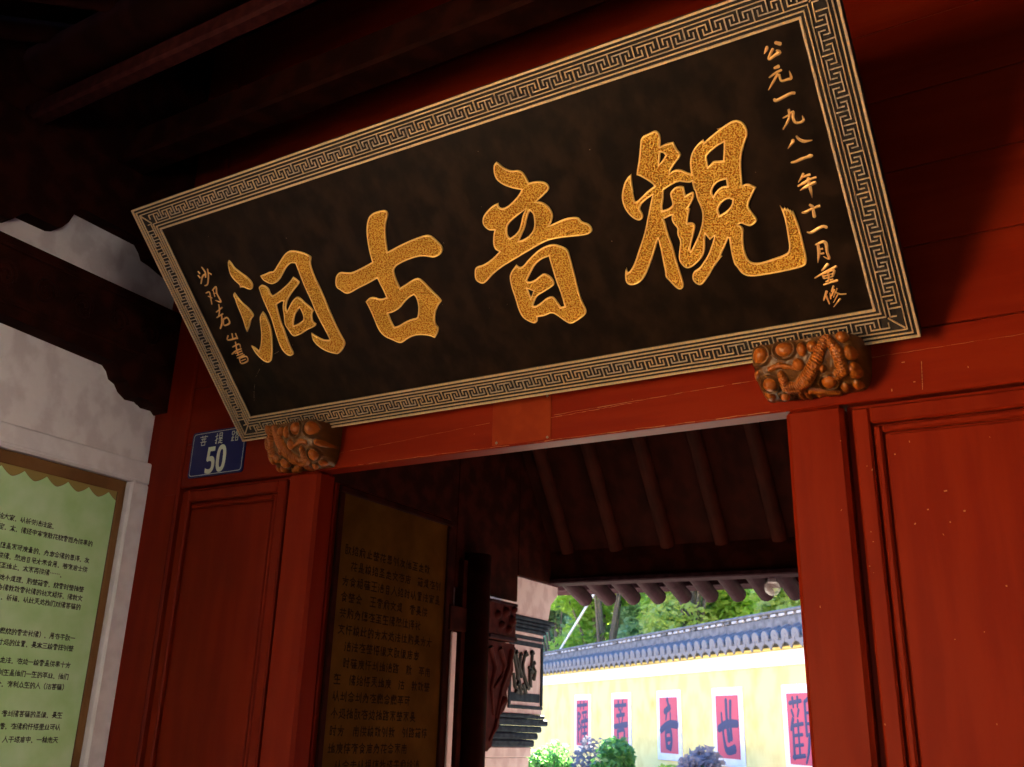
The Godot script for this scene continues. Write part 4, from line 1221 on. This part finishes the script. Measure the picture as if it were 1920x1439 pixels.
const DONG := [[[-921,713,-915,701,-911,680,-889,655,-869,631,-862,610,-868,596,-881,586,-897,593,-910,604,-927,605,-922,615,-937,635,-945,661,-938,688,-930,706]], [[-963,593,-959,579,-950,550,-932,527,-923,504,-923,490,-944,480,-958,462,-988,436,-987,457,-981,482,-979,511,-977,553,-973,564,-975,585]], [[-874,498,-868,484,-868,457,-873,426,-888,386,-930,312,-952,300,-970,307,-985,327,-996,352,-999,381,-986,373,-975,354,-958,371,-928,411,-908,462,-898,483]], [[-633,685,-609,677,-583,664,-564,647,-565,641,-578,625,-582,603,-584,570,-581,537,-581,480,-582,433,-582,385,-579,341,-574,318,-587,301,-620,280,-637,281,-674,299,-699,324,-711,351,-702,378,-687,363,-665,344,-642,338,-635,341,-637,376,-642,416,-644,457,-642,497,-643,516,-644,553,-642,597,-639,637,-656,643,-681,635,-711,614,-741,593,-772,585,-792,593,-810,610,-813,628,-785,630,-764,633,-748,629,-711,653,-674,676,-651,685]], [[-823,596,-801,577,-805,556,-799,546,-765,554,-722,569,-691,582,-675,593,-666,585,-657,570,-667,560,-698,545,-734,524,-756,502,-766,489,-767,476,-747,492,-722,511,-695,522,-684,515,-671,491,-656,471,-650,456,-660,450,-671,431,-674,417,-665,408,-671,399,-706,394,-747,382,-781,378,-792,386,-799,417,-802,434,-787,466,-778,496,-762,516,-769,518,-797,511,-800,508,-806,482,-814,444,-814,412,-820,373,-821,343,-819,320,-826,311,-843,309,-858,321,-867,349,-864,381,-857,423,-848,471,-849,508,-849,545,-845,578,-843,590], [-704,479,-702,461,-707,435,-730,425,-766,419,-757,435,-739,457,-720,470]]]
const INSCRIPTION := [
	[[1091,855,8,1102,848,9],[1069,852,6,1066,846,8,1058,837,2],[1081,842,7,1066,824,6,1068,820,7],[1068,820,7,1082,825,8,1094,829,10,1089,836,5]],
	[[1073,795,6,1084,796,9],[1055,776,4,1072,782,6,1088,785,6],[1077,779,6,1061,762,6,1045,746,2],[1080,776,6,1080,764,6,1083,758,6,1097,758,6,1106,759,7,1106,777,2]],
	[[1053,719,7,1058,714,8,1094,721,8,1105,719,7]],
	[[1081,683,6,1078,666,6,1069,652,6,1055,637,3],[1062,666,4,1076,669,5,1090,675,6,1086,661,7,1088,647,7,1098,643,6,1109,646,7,1109,659,2]],
	[[1071,604,8,1069,598,8,1054,585,2],[1082,611,5,1087,601,7,1096,593,8,1105,591,6,1117,590,3]],
	[[1053,547,5,1063,546,7,1080,549,8,1094,550,7,1102,551,10,1108,551,6]],
	[[1075,510,6,1070,502,7,1057,490,2],[1070,501,5,1090,503,8],[1054,480,5,1071,485,8,1086,490,7,1103,492,6],[1057,468,3,1072,473,8,1083,476,9,1099,479,8],[1084,496,7,1083,480,9,1082,460,7,1081,441,2]],
	[[1046,407,5,1056,406,8,1072,411,6,1084,413,6,1094,414,8],[1070,423,7,1076,416,8,1075,405,8,1074,388,9]],
	[[1046,351,4,1056,347,8,1086,357,8,1097,352,8]],
	[[1058,311,4,1064,310,7,1061,286,8,1052,260,2],[1062,311,6,1078,315,8,1085,307,9,1082,285,7,1083,264,6,1070,274,2],[1066,296,4,1073,296,6],[1065,283,5,1073,283,6]],
	[[1076,250,9,1057,235,5],[1034,218,4,1061,228,6,1096,239,7],[1055,225,5,1057,212,6],[1057,225,5,1087,231,7,1080,213,6],[1059,218,4,1082,221,4],[1057,211,4,1080,213,4],[1073,234,5,1067,197,6],[1059,202,4,1079,205,4],[1052,194,5,1071,197,6,1089,199,7]],
	[[1055,174,7,1041,149,4],[1051,161,5,1053,136,4],[1062,167,4,1060,150,4],[1076,185,6,1067,171,4],[1075,175,6,1064,158,4],[1075,167,5,1087,158,5,1102,156,4],[1083,176,4,1068,153,3],[1081,159,4,1065,138,2],[1084,145,6,1062,125,2]],
	[[-1088,703,7,-1085,695,7],[-1097,689,7,-1093,679,7],[-1062,715,6,-1057,693,8,-1066,676,7],[-1101,658,6,-1078,682,7,-1059,687,7],[-1039,703,6,-1051,676,7,-1072,649,6,-1088,646,4],[-1043,690,5,-1033,680,7]],
	[[-1099,618,4,-1081,618,7,-1088,595,6,-1096,572,5],[-1095,604,5,-1081,594,5],[-1062,622,5,-1038,631,7,-1049,606,7,-1048,572,8,-1070,582,3],[-1059,623,5,-1065,597,5],[-1062,609,3,-1046,607,4]],
	[[-1064,564,6,-1074,541,6,-1090,521,6],[-1092,538,5,-1054,550,6],[-1102,517,5,-1064,526,6],[-1073,524,6,-1090,492,8,-1110,473,6],[-1074,505,6,-1053,507,7,-1054,485,7,-1085,481,6,-1076,502,5]],
	[[-1089,439,6,-1101,422,6,-1050,422,7],[-1066,443,6,-1073,423,6],[-1049,440,6,-1051,419,6]],
	[[-1068,408,6,-1083,366,7,-1080,355,6],[-1093,391,5,-1056,397,6,-1056,384,5],[-1112,364,6,-1087,373,6,-1055,377,6],[-1096,364,4,-1057,368,5],[-1093,354,4,-1058,358,5],[-1095,344,5,-1054,351,6],[-1086,343,6,-1089,320,6,-1053,324,6,-1049,343,6,-1085,341,5],[-1082,330,4,-1057,333,4]]]
# brush parts on a 10 x 10 grid (y down), each stroke a run of x, y
const PART := {
	"一": [[0,5,10,5]], "口": [[1,1,9,1,9,9,1,9,1,1]], "日": [[2,0,8,0,8,10,2,10,2,0],[2,5,8,5]], "目": [[2,0,8,0,8,10,2,10,2,0],[2,3,8,3],[2,7,8,7]],
	"田": [[1,1,9,1,9,9,1,9,1,1],[1,5,9,5],[5,1,5,9]], "月": [[2,0,8,0,8,10,7,10],[2,0,2,6,0,10],[2,3,8,3],[2,6,8,6]], "木": [[0,3,10,3],[5,0,5,10],[5,3,0,9],[5,3,10,9]],
	"氵": [[3,1,6,2],[1,4,4,5],[1,10,6,6]], "亻": [[7,0,1,5],[4,3,4,10]], "扌": [[0,3,9,2],[5,0,5,10,2,9],[0,7,9,5]], "艹": [[0,5,10,5],[3,1,3,9],[7,1,7,9]],
	"宀": [[5,0,5,3],[0,4,10,4],[0,4,0,9],[10,4,9,9]], "亠": [[5,0,5,4],[0,7,10,7]], "土": [[1,4,9,4],[5,0,5,9],[0,9,10,9]], "士": [[0,4,10,4],[5,0,5,9],[2,9,8,9]],
	"王": [[0,0,10,0],[1,5,9,5],[5,0,5,10],[0,10,10,10]], "人": [[5,0,4,5,0,10],[5,3,10,10]], "大": [[0,3,10,3],[5,0,4,5,0,10],[5,4,10,10]], "心": [[1,4,0,8],[3,3,3,9,8,9,8,6],[5,2,6,5],[8,2,10,5]],
	"忄": [[5,0,5,10],[1,3,2,5],[8,2,9,4]], "纟": [[5,0,1,3,6,4],[7,3,1,7,8,6],[0,10,9,8]], "弗": [[1,1,9,1,9,4,1,4,1,7,9,7,8,10],[4,0,4,7,2,10],[6,0,6,10]],
	"攵": [[4,0,1,4],[2,3,10,3],[8,3,1,10],[2,4,9,10]], "禾": [[7,0,2,1],[0,3,10,3],[5,1,5,10],[5,3,0,8],[5,3,10,8]], "又": [[1,1,9,1,1,10],[2,3,10,10]],
	"火": [[5,0,5,4,0,10],[5,4,10,10],[1,2,2,5],[9,2,8,5]], "灬": [[1,3,0,8],[4,3,4,8],[6,3,7,8],[9,3,10,8]], "白": [[5,0,3,2],[2,2,8,2,8,10,2,10,2,2],[2,6,8,6]],
	"礻": [[4,0,6,1],[1,3,8,3,1,7],[5,5,5,10],[6,5,9,7]], "讠": [[3,0,5,2],[1,4,5,4,5,9,8,7]], "立": [[5,0,5,2],[1,3,9,3],[3,4,4,8],[7,4,6,8],[0,9,10,9]], "贝": [[2,0,8,0,8,6],[2,0,2,6],[5,2,4,6,0,10],[6,7,9,10]],
	"竹": [[2,0,0,4],[1,3,4,3],[7,0,5,4],[6,3,10,3]], "十": [[0,4,10,4],[5,0,5,10]], "七": [[0,5,10,3],[4,0,4,9,9,9]], "刂": [[2,2,2,7],[8,0,8,10,6,9]], "辶": [[2,1,3,3],[0,4,3,4,2,8,0,10],[3,8,10,10]],
	"广": [[6,0,6,2],[1,2,10,2],[2,2,2,7,0,10]], "彳": [[6,0,1,3],[7,2,1,6],[4,5,4,10]], "八": [[4,1,0,9],[6,1,10,9]], "工": [[1,1,9,1],[5,1,5,9],[0,9,10,9]], "厶": [[5,0,1,8,8,7],[7,4,9,10]],
	"勺": [[3,0,0,5],[2,2,9,2,9,9,6,10],[4,5,6,7]], "寸": [[0,3,10,3],[7,0,7,10,4,9],[3,5,4,7]], "皿": [[1,1,9,1,9,9],[1,1,1,9],[4,1,4,9],[6,1,6,9],[0,9,10,9]], "止": [[5,0,5,9],[5,4,9,4],[2,3,2,9],[0,9,10,9]],
	"疋": [[1,1,9,1],[5,1,5,9],[5,5,9,5],[3,4,1,10],[1,8,10,10]], "斤": [[8,0,2,2],[2,2,2,6,0,10],[2,5,10,5],[6,5,6,10]], "豕": [[1,1,9,1],[5,1,1,4],[4,2,6,6,5,10,3,9],[5,4,0,7],[5,6,0,10],[9,3,6,5,10,10]],
	"戈": [[0,4,10,3],[4,0,6,7,9,10,10,7],[9,5,3,10]], "良": [[5,0,5,2],[2,2,8,2,8,6,2,6],[2,2,2,10,5,8],[5,6,9,10],[9,6,6,8]], "且": [[2,0,8,0,8,9],[2,0,2,9],[2,3,8,3],[2,6,8,6],[0,9,10,9]],
	"冂": [[1,1,9,1,9,10,7,10],[1,1,1,10]], "力": [[1,3,9,3,8,10,6,9],[5,0,5,4,0,10]], "业": [[3,1,3,9],[7,1,7,9],[1,3,2,7],[9,3,8,7],[0,9,10,9]], "儿": [[3,0,3,5,0,10],[7,0,7,9,10,9,10,7]],
	"也": [[0,5,9,3,8,7,6,6],[5,0,5,8],[2,2,2,9,10,9,10,7]], "门": [[2,0,3,2],[1,2,1,10],[3,1,9,1,9,10,7,10]], "干": [[1,1,9,1],[0,5,10,5],[5,1,5,10]], "子": [[2,1,8,1,5,4],[5,4,5,10,3,9],[0,5,10,5]],
}
# signs as parts laid in boxes: part, x0, y0, x1, y1
const SIGN := {
	"绍": [["纟",0,0,4,10],["力",4,0,10,5],["口",5,6,10,10]], "给": [["纟",0,0,4,10],["人",4,0,10,4],["一",5,4,9,6],["口",5,6,10,10]], "家": [["宀",0,0,10,4],["豕",1,3,9,10]], "以": [["人",4,0,10,10],["厶",0,1,4,9]], "祈": [["礻",0,0,4,10],["斤",4,0,10,10]],
	"共": [["艹",0,0,10,5],["一",0,4,10,7],["八",2,7,8,10]], "沾": [["氵",0,0,3,10],["止",4,0,10,5],["口",4,5,10,10]], "法": [["氵",0,0,3,10],["土",3,0,10,6],["厶",4,6,10,10]], "益": [["八",1,0,9,2],["一",0,2,10,4],["八",1,4,9,7],["皿",0,6,10,10]],
	"宝": [["宀",0,0,10,4],["王",1,4,9,10]], "衣": [["亠",0,0,10,4],["人",0,3,10,10],["禾",3,4,7,10]], "佛": [["亻",0,0,3,10],["弗",3,0,10,10]], "经": [["纟",0,0,4,10],["又",4,0,10,5],["工",4,5,10,10]], "中": [["口",0,1,10,7],["十",3,0,7,10]],
	"常": [["宀",0,0,10,4],["口",3,3,7,6],["冂",1,5,9,9],["十",3,5,7,10]], "有": [["大",0,0,10,5],["月",3,4,9,10]], "散": [["艹",0,0,5,4],["月",0,4,5,10],["攵",5,0,10,10]], "花": [["艹",0,0,10,4],["亻",0,4,4,10],["七",4,4,10,10]],
	"烧": [["火",0,0,4,10],["戈",4,0,10,5],["儿",4,5,10,10]], "香": [["禾",0,0,10,6],["日",2,5,8,10]], "而": [["一",0,0,10,2],["冂",0,2,10,10],["冂",3,3,7,10]], "为": [["力",0,1,10,10],["八",1,0,8,7]], "供": [["亻",0,0,3,10],["艹",3,0,10,5],["一",3,5,10,7],["八",4,7,9,10]],
	"养": [["八",2,0,8,2],["王",1,1,9,5],["人",0,4,10,8],["八",3,6,7,10]], "的": [["白",0,0,5,10],["勺",5,0,10,10]], "德": [["彳",0,0,3,10],["十",3,0,10,3],["目",4,3,10,6],["心",3,7,10,10]], "是": [["日",2,0,8,5],["疋",0,5,10,10]],
	"不": [["一",0,0,10,2],["木",1,0,9,10]], "可": [["一",0,0,10,2],["口",1,3,6,8],["十",5,0,10,10]], "度": [["广",0,0,10,10],["艹",2,2,10,6],["又",3,5,10,10]], "量": [["日",2,0,8,4],["一",0,3,10,6],["田",2,5,8,8],["土",1,7,9,10]], "感": [["戈",1,0,10,7],["口",2,3,6,6],["心",1,7,9,10]],
	"念": [["人",0,0,10,4],["一",2,3,8,7],["心",1,6,9,10]], "恩": [["口",1,0,9,6],["大",3,1,7,5],["心",1,6,9,10]], "泽": [["氵",0,0,3,10],["又",3,0,10,5],["干",4,4,10,10]], "及": [["力",0,0,8,9],["又",2,2,10,10]], "然": [["月",0,0,5,6],["大",5,0,10,6],["灬",0,7,10,10]],
	"后": [["广",0,0,10,10],["一",2,3,10,5],["口",3,5,10,10]], "自": [["目",1,1,9,10],["一",4,0,6,2]], "己": [["口",1,0,9,5],["七",1,3,10,10]], "才": [["十",0,0,10,10],["人",0,4,7,10]], "来": [["一",1,0,9,3],["八",2,1,8,4],["木",0,1,10,10]], "食": [["人",0,0,10,4],["良",1,3,9,10]],
	"用": [["月",0,0,10,10],["十",3,1,8,10]], "若": [["艹",0,0,10,4],["大",0,3,10,7],["口",3,6,9,10]], "居": [["广",0,0,10,10],["十",2,3,10,7],["口",3,6,9,10]], "落": [["艹",0,0,10,3],["氵",0,3,3,10],["又",3,3,10,7],["口",4,7,9,10]], "至": [["一",0,0,10,2],["厶",2,1,9,5],["土",0,5,10,10]],
	"地": [["土",0,1,4,10],["也",4,0,10,10]], "上": [["止",1,0,10,10]], "亦": [["亠",0,0,10,4],["八",0,4,10,10],["八",3,3,7,10]], "再": [["一",0,0,10,2],["冂",1,2,9,10],["十",3,0,7,7],["一",0,6,10,8]], "这": [["辶",0,0,10,10],["亠",3,0,10,4],["又",4,3,10,8]], "个": [["人",0,0,10,7],["十",4,4,6,10]],
	"道": [["辶",0,0,10,10],["八",4,0,9,2],["目",4,2,9,8]], "理": [["王",0,1,4,9],["田",4,0,10,5],["土",4,5,10,10]], "购": [["贝",0,0,5,10],["勺",5,0,10,10]], "整": [["木",0,0,5,5],["攵",5,0,10,5],["一",0,4,10,7],["止",1,6,9,10]], "箱": [["竹",0,0,10,4],["木",0,4,5,10],["目",5,4,10,10]],
	"时": [["日",0,1,4,9],["寸",4,0,10,10]], "把": [["扌",0,0,4,10],["也",4,0,10,10]], "与": [["力",1,0,9,10],["一",0,5,10,7]], "教": [["土",0,0,5,4],["子",0,4,5,10],["攵",5,0,10,10]], "敬": [["艹",0,0,5,4],["口",1,5,4,9],["攵",5,0,10,10]], "礼": [["礻",0,0,5,10],["七",5,0,10,10]], "初": [["礻",0,0,5,10],["力",5,1,10,10]],
	"衷": [["亠",0,0,10,3],["口",2,2,8,5],["人",0,5,10,10]], "相": [["木",0,0,5,10],["目",5,0,10,10]], "悖": [["忄",0,0,3,10],["十",3,0,10,4],["子",3,4,10,10]], "文": [["亠",0,0,10,4],["又",0,2,10,10]], "福": [["礻",0,0,4,10],["口",5,1,9,5],["田",4,5,10,10]], "此": [["止",0,0,5,10],["七",5,0,10,10]],
	"表": [["王",1,0,9,5],["人",0,4,10,10]], "达": [["辶",0,0,10,10],["大",3,0,10,8]], "我": [["扌",0,0,5,10],["戈",3,0,10,10]], "们": [["亻",0,0,3,10],["门",3,0,10,10]], "对": [["又",0,1,5,10],["寸",5,0,10,10]], "菩": [["艹",0,0,10,3],["立",1,2,9,7],["口",2,6,8,10]], "萨": [["艹",0,0,10,3],["勺",0,3,4,10],["立",4,3,10,7],["土",4,6,10,10]],
	"燃": [["火",0,0,3,10],["月",3,0,6,6],["大",6,0,10,6],["灬",3,7,10,10]], "去": [["土",0,0,10,5],["厶",1,5,9,10]], "右": [["大",0,0,10,6],["口",3,5,9,10]], "手": [["一",2,0,8,2],["干",0,1,10,10]], "取": [["目",0,0,5,10],["又",5,2,10,10]], "远": [["辶",0,0,10,10],["一",4,0,9,2],["儿",4,2,10,8]],
	"位": [["亻",0,0,3,10],["立",3,0,10,10]], "置": [["皿",1,0,9,3],["十",2,3,8,6],["且",2,5,8,10]], "要": [["目",1,0,9,5],["又",0,5,10,10],["一",0,5,10,7]], "求": [["一",0,1,10,4],["木",0,0,10,10],["人",1,4,9,9]], "三": [["一",1,0,9,2],["一",2,4,8,6],["一",0,8,10,10]], "根": [["木",0,0,4,10],["良",4,0,10,10]],
	"排": [["扌",0,0,4,10],["王",4,1,10,9],["十",5,0,9,10]], "列": [["勺",0,0,5,10],["刂",6,0,10,10]], "之": [["亠",2,0,8,4],["疋",0,3,10,10]], "边": [["辶",0,0,10,10],["力",4,0,10,8]], "方": [["亠",0,0,10,5],["力",1,3,9,10]], "利": [["禾",0,0,6,10],["刂",6,0,10,10]], "生": [["王",0,1,10,10],["人",0,0,6,4]], "他": [["亻",0,0,3,10],["也",3,0,10,10]],
	"事": [["一",0,0,10,2],["口",2,2,8,5],["干",0,4,10,10]], "会": [["人",0,0,10,5],["一",2,4,8,6],["厶",1,6,9,10]], "众": [["人",2,0,8,5],["人",0,5,5,10],["人",5,5,10,10]], "活": [["氵",0,0,3,10],["十",3,1,10,5],["口",4,5,10,10]], "看": [["一",2,0,8,2],["大",0,1,10,6],["目",3,4,9,10]], "到": [["土",0,1,6,9],["刂",6,0,10,10]],
	"圣": [["又",1,0,9,5],["土",0,5,10,10]], "像": [["亻",0,0,3,10],["口",4,1,9,4],["豕",3,3,10,10]], "在": [["大",0,0,10,6],["土",3,4,10,10]], "前": [["八",2,0,8,2],["一",0,2,10,4],["月",0,4,5,10],["刂",6,4,10,10]], "忏": [["忄",0,0,3,10],["干",3,0,10,10]], "悔": [["忄",0,0,3,10],["日",4,2,9,10],["一",3,5,10,7],["一",4,0,10,2]],
	"罪": [["皿",1,0,9,4],["王",0,4,10,10],["十",2,4,8,10]], "入": [["人",0,0,10,10]], "于": [["干",0,0,10,10]], "塔": [["土",0,1,4,9],["艹",4,0,10,3],["人",4,2,10,6],["口",5,6,9,10]], "庙": [["广",0,0,10,10],["田",3,3,9,10]], "称": [["禾",0,0,5,10],["人",5,0,10,4],["木",5,3,10,10]], "南": [["十",1,0,9,5],["冂",0,3,10,10],["干",3,4,7,10]], "无": [["一",1,0,9,2],["大",0,2,10,10]],
	"提": [["扌",0,0,4,10],["日",4,0,10,5],["疋",4,5,10,10]], "路": [["口",0,0,4,4],["止",0,4,4,10],["攵",4,0,10,6],["口",5,6,9,10]], "年": [["人",1,0,7,3],["干",0,2,10,10]], "五": [["王",0,0,10,10]],
}
const BOARD_LINES := [[2.250, "绍给大家，以祈共沾法益。", 0.384], [2.212, "宝、衣。佛经中常有散花烧香而为供养的", 0.21], [2.145, "德是不可度量的。为感念佛的恩泽，及", 0.212], [2.108, "供佛，然后自己才来食用；若有居士供", 0.213], [2.073, "落至地上，亦不再供佛……。", 0.31], [2.030, "这个道理，购整箱香，烧香时整把整", 0.214], [1.995, "与佛教敬香礼佛的初衷相悖。佛教文", 0.213], [1.961, "、祈福。以此表达我们对佛菩萨的", 0.214], [1.842, "燃烧的香去礼佛），用右手取一", 0.214], [1.803, "寸远的位置，要求三根香排列整", 0.214], [1.741, "之法。右边一根香是供养十方", 0.214], [1.698, "利生是他们一生的事业，他们", 0.213], [1.659, "会，有利众生的人（活菩萨）", 0.212], [1.558, "看到佛菩萨的圣像，要生", 0.211], [1.515, "看，在佛前忏悔罪业可以", 0.211], [1.470, "入于塔庙中，一称南无", 0.211]]
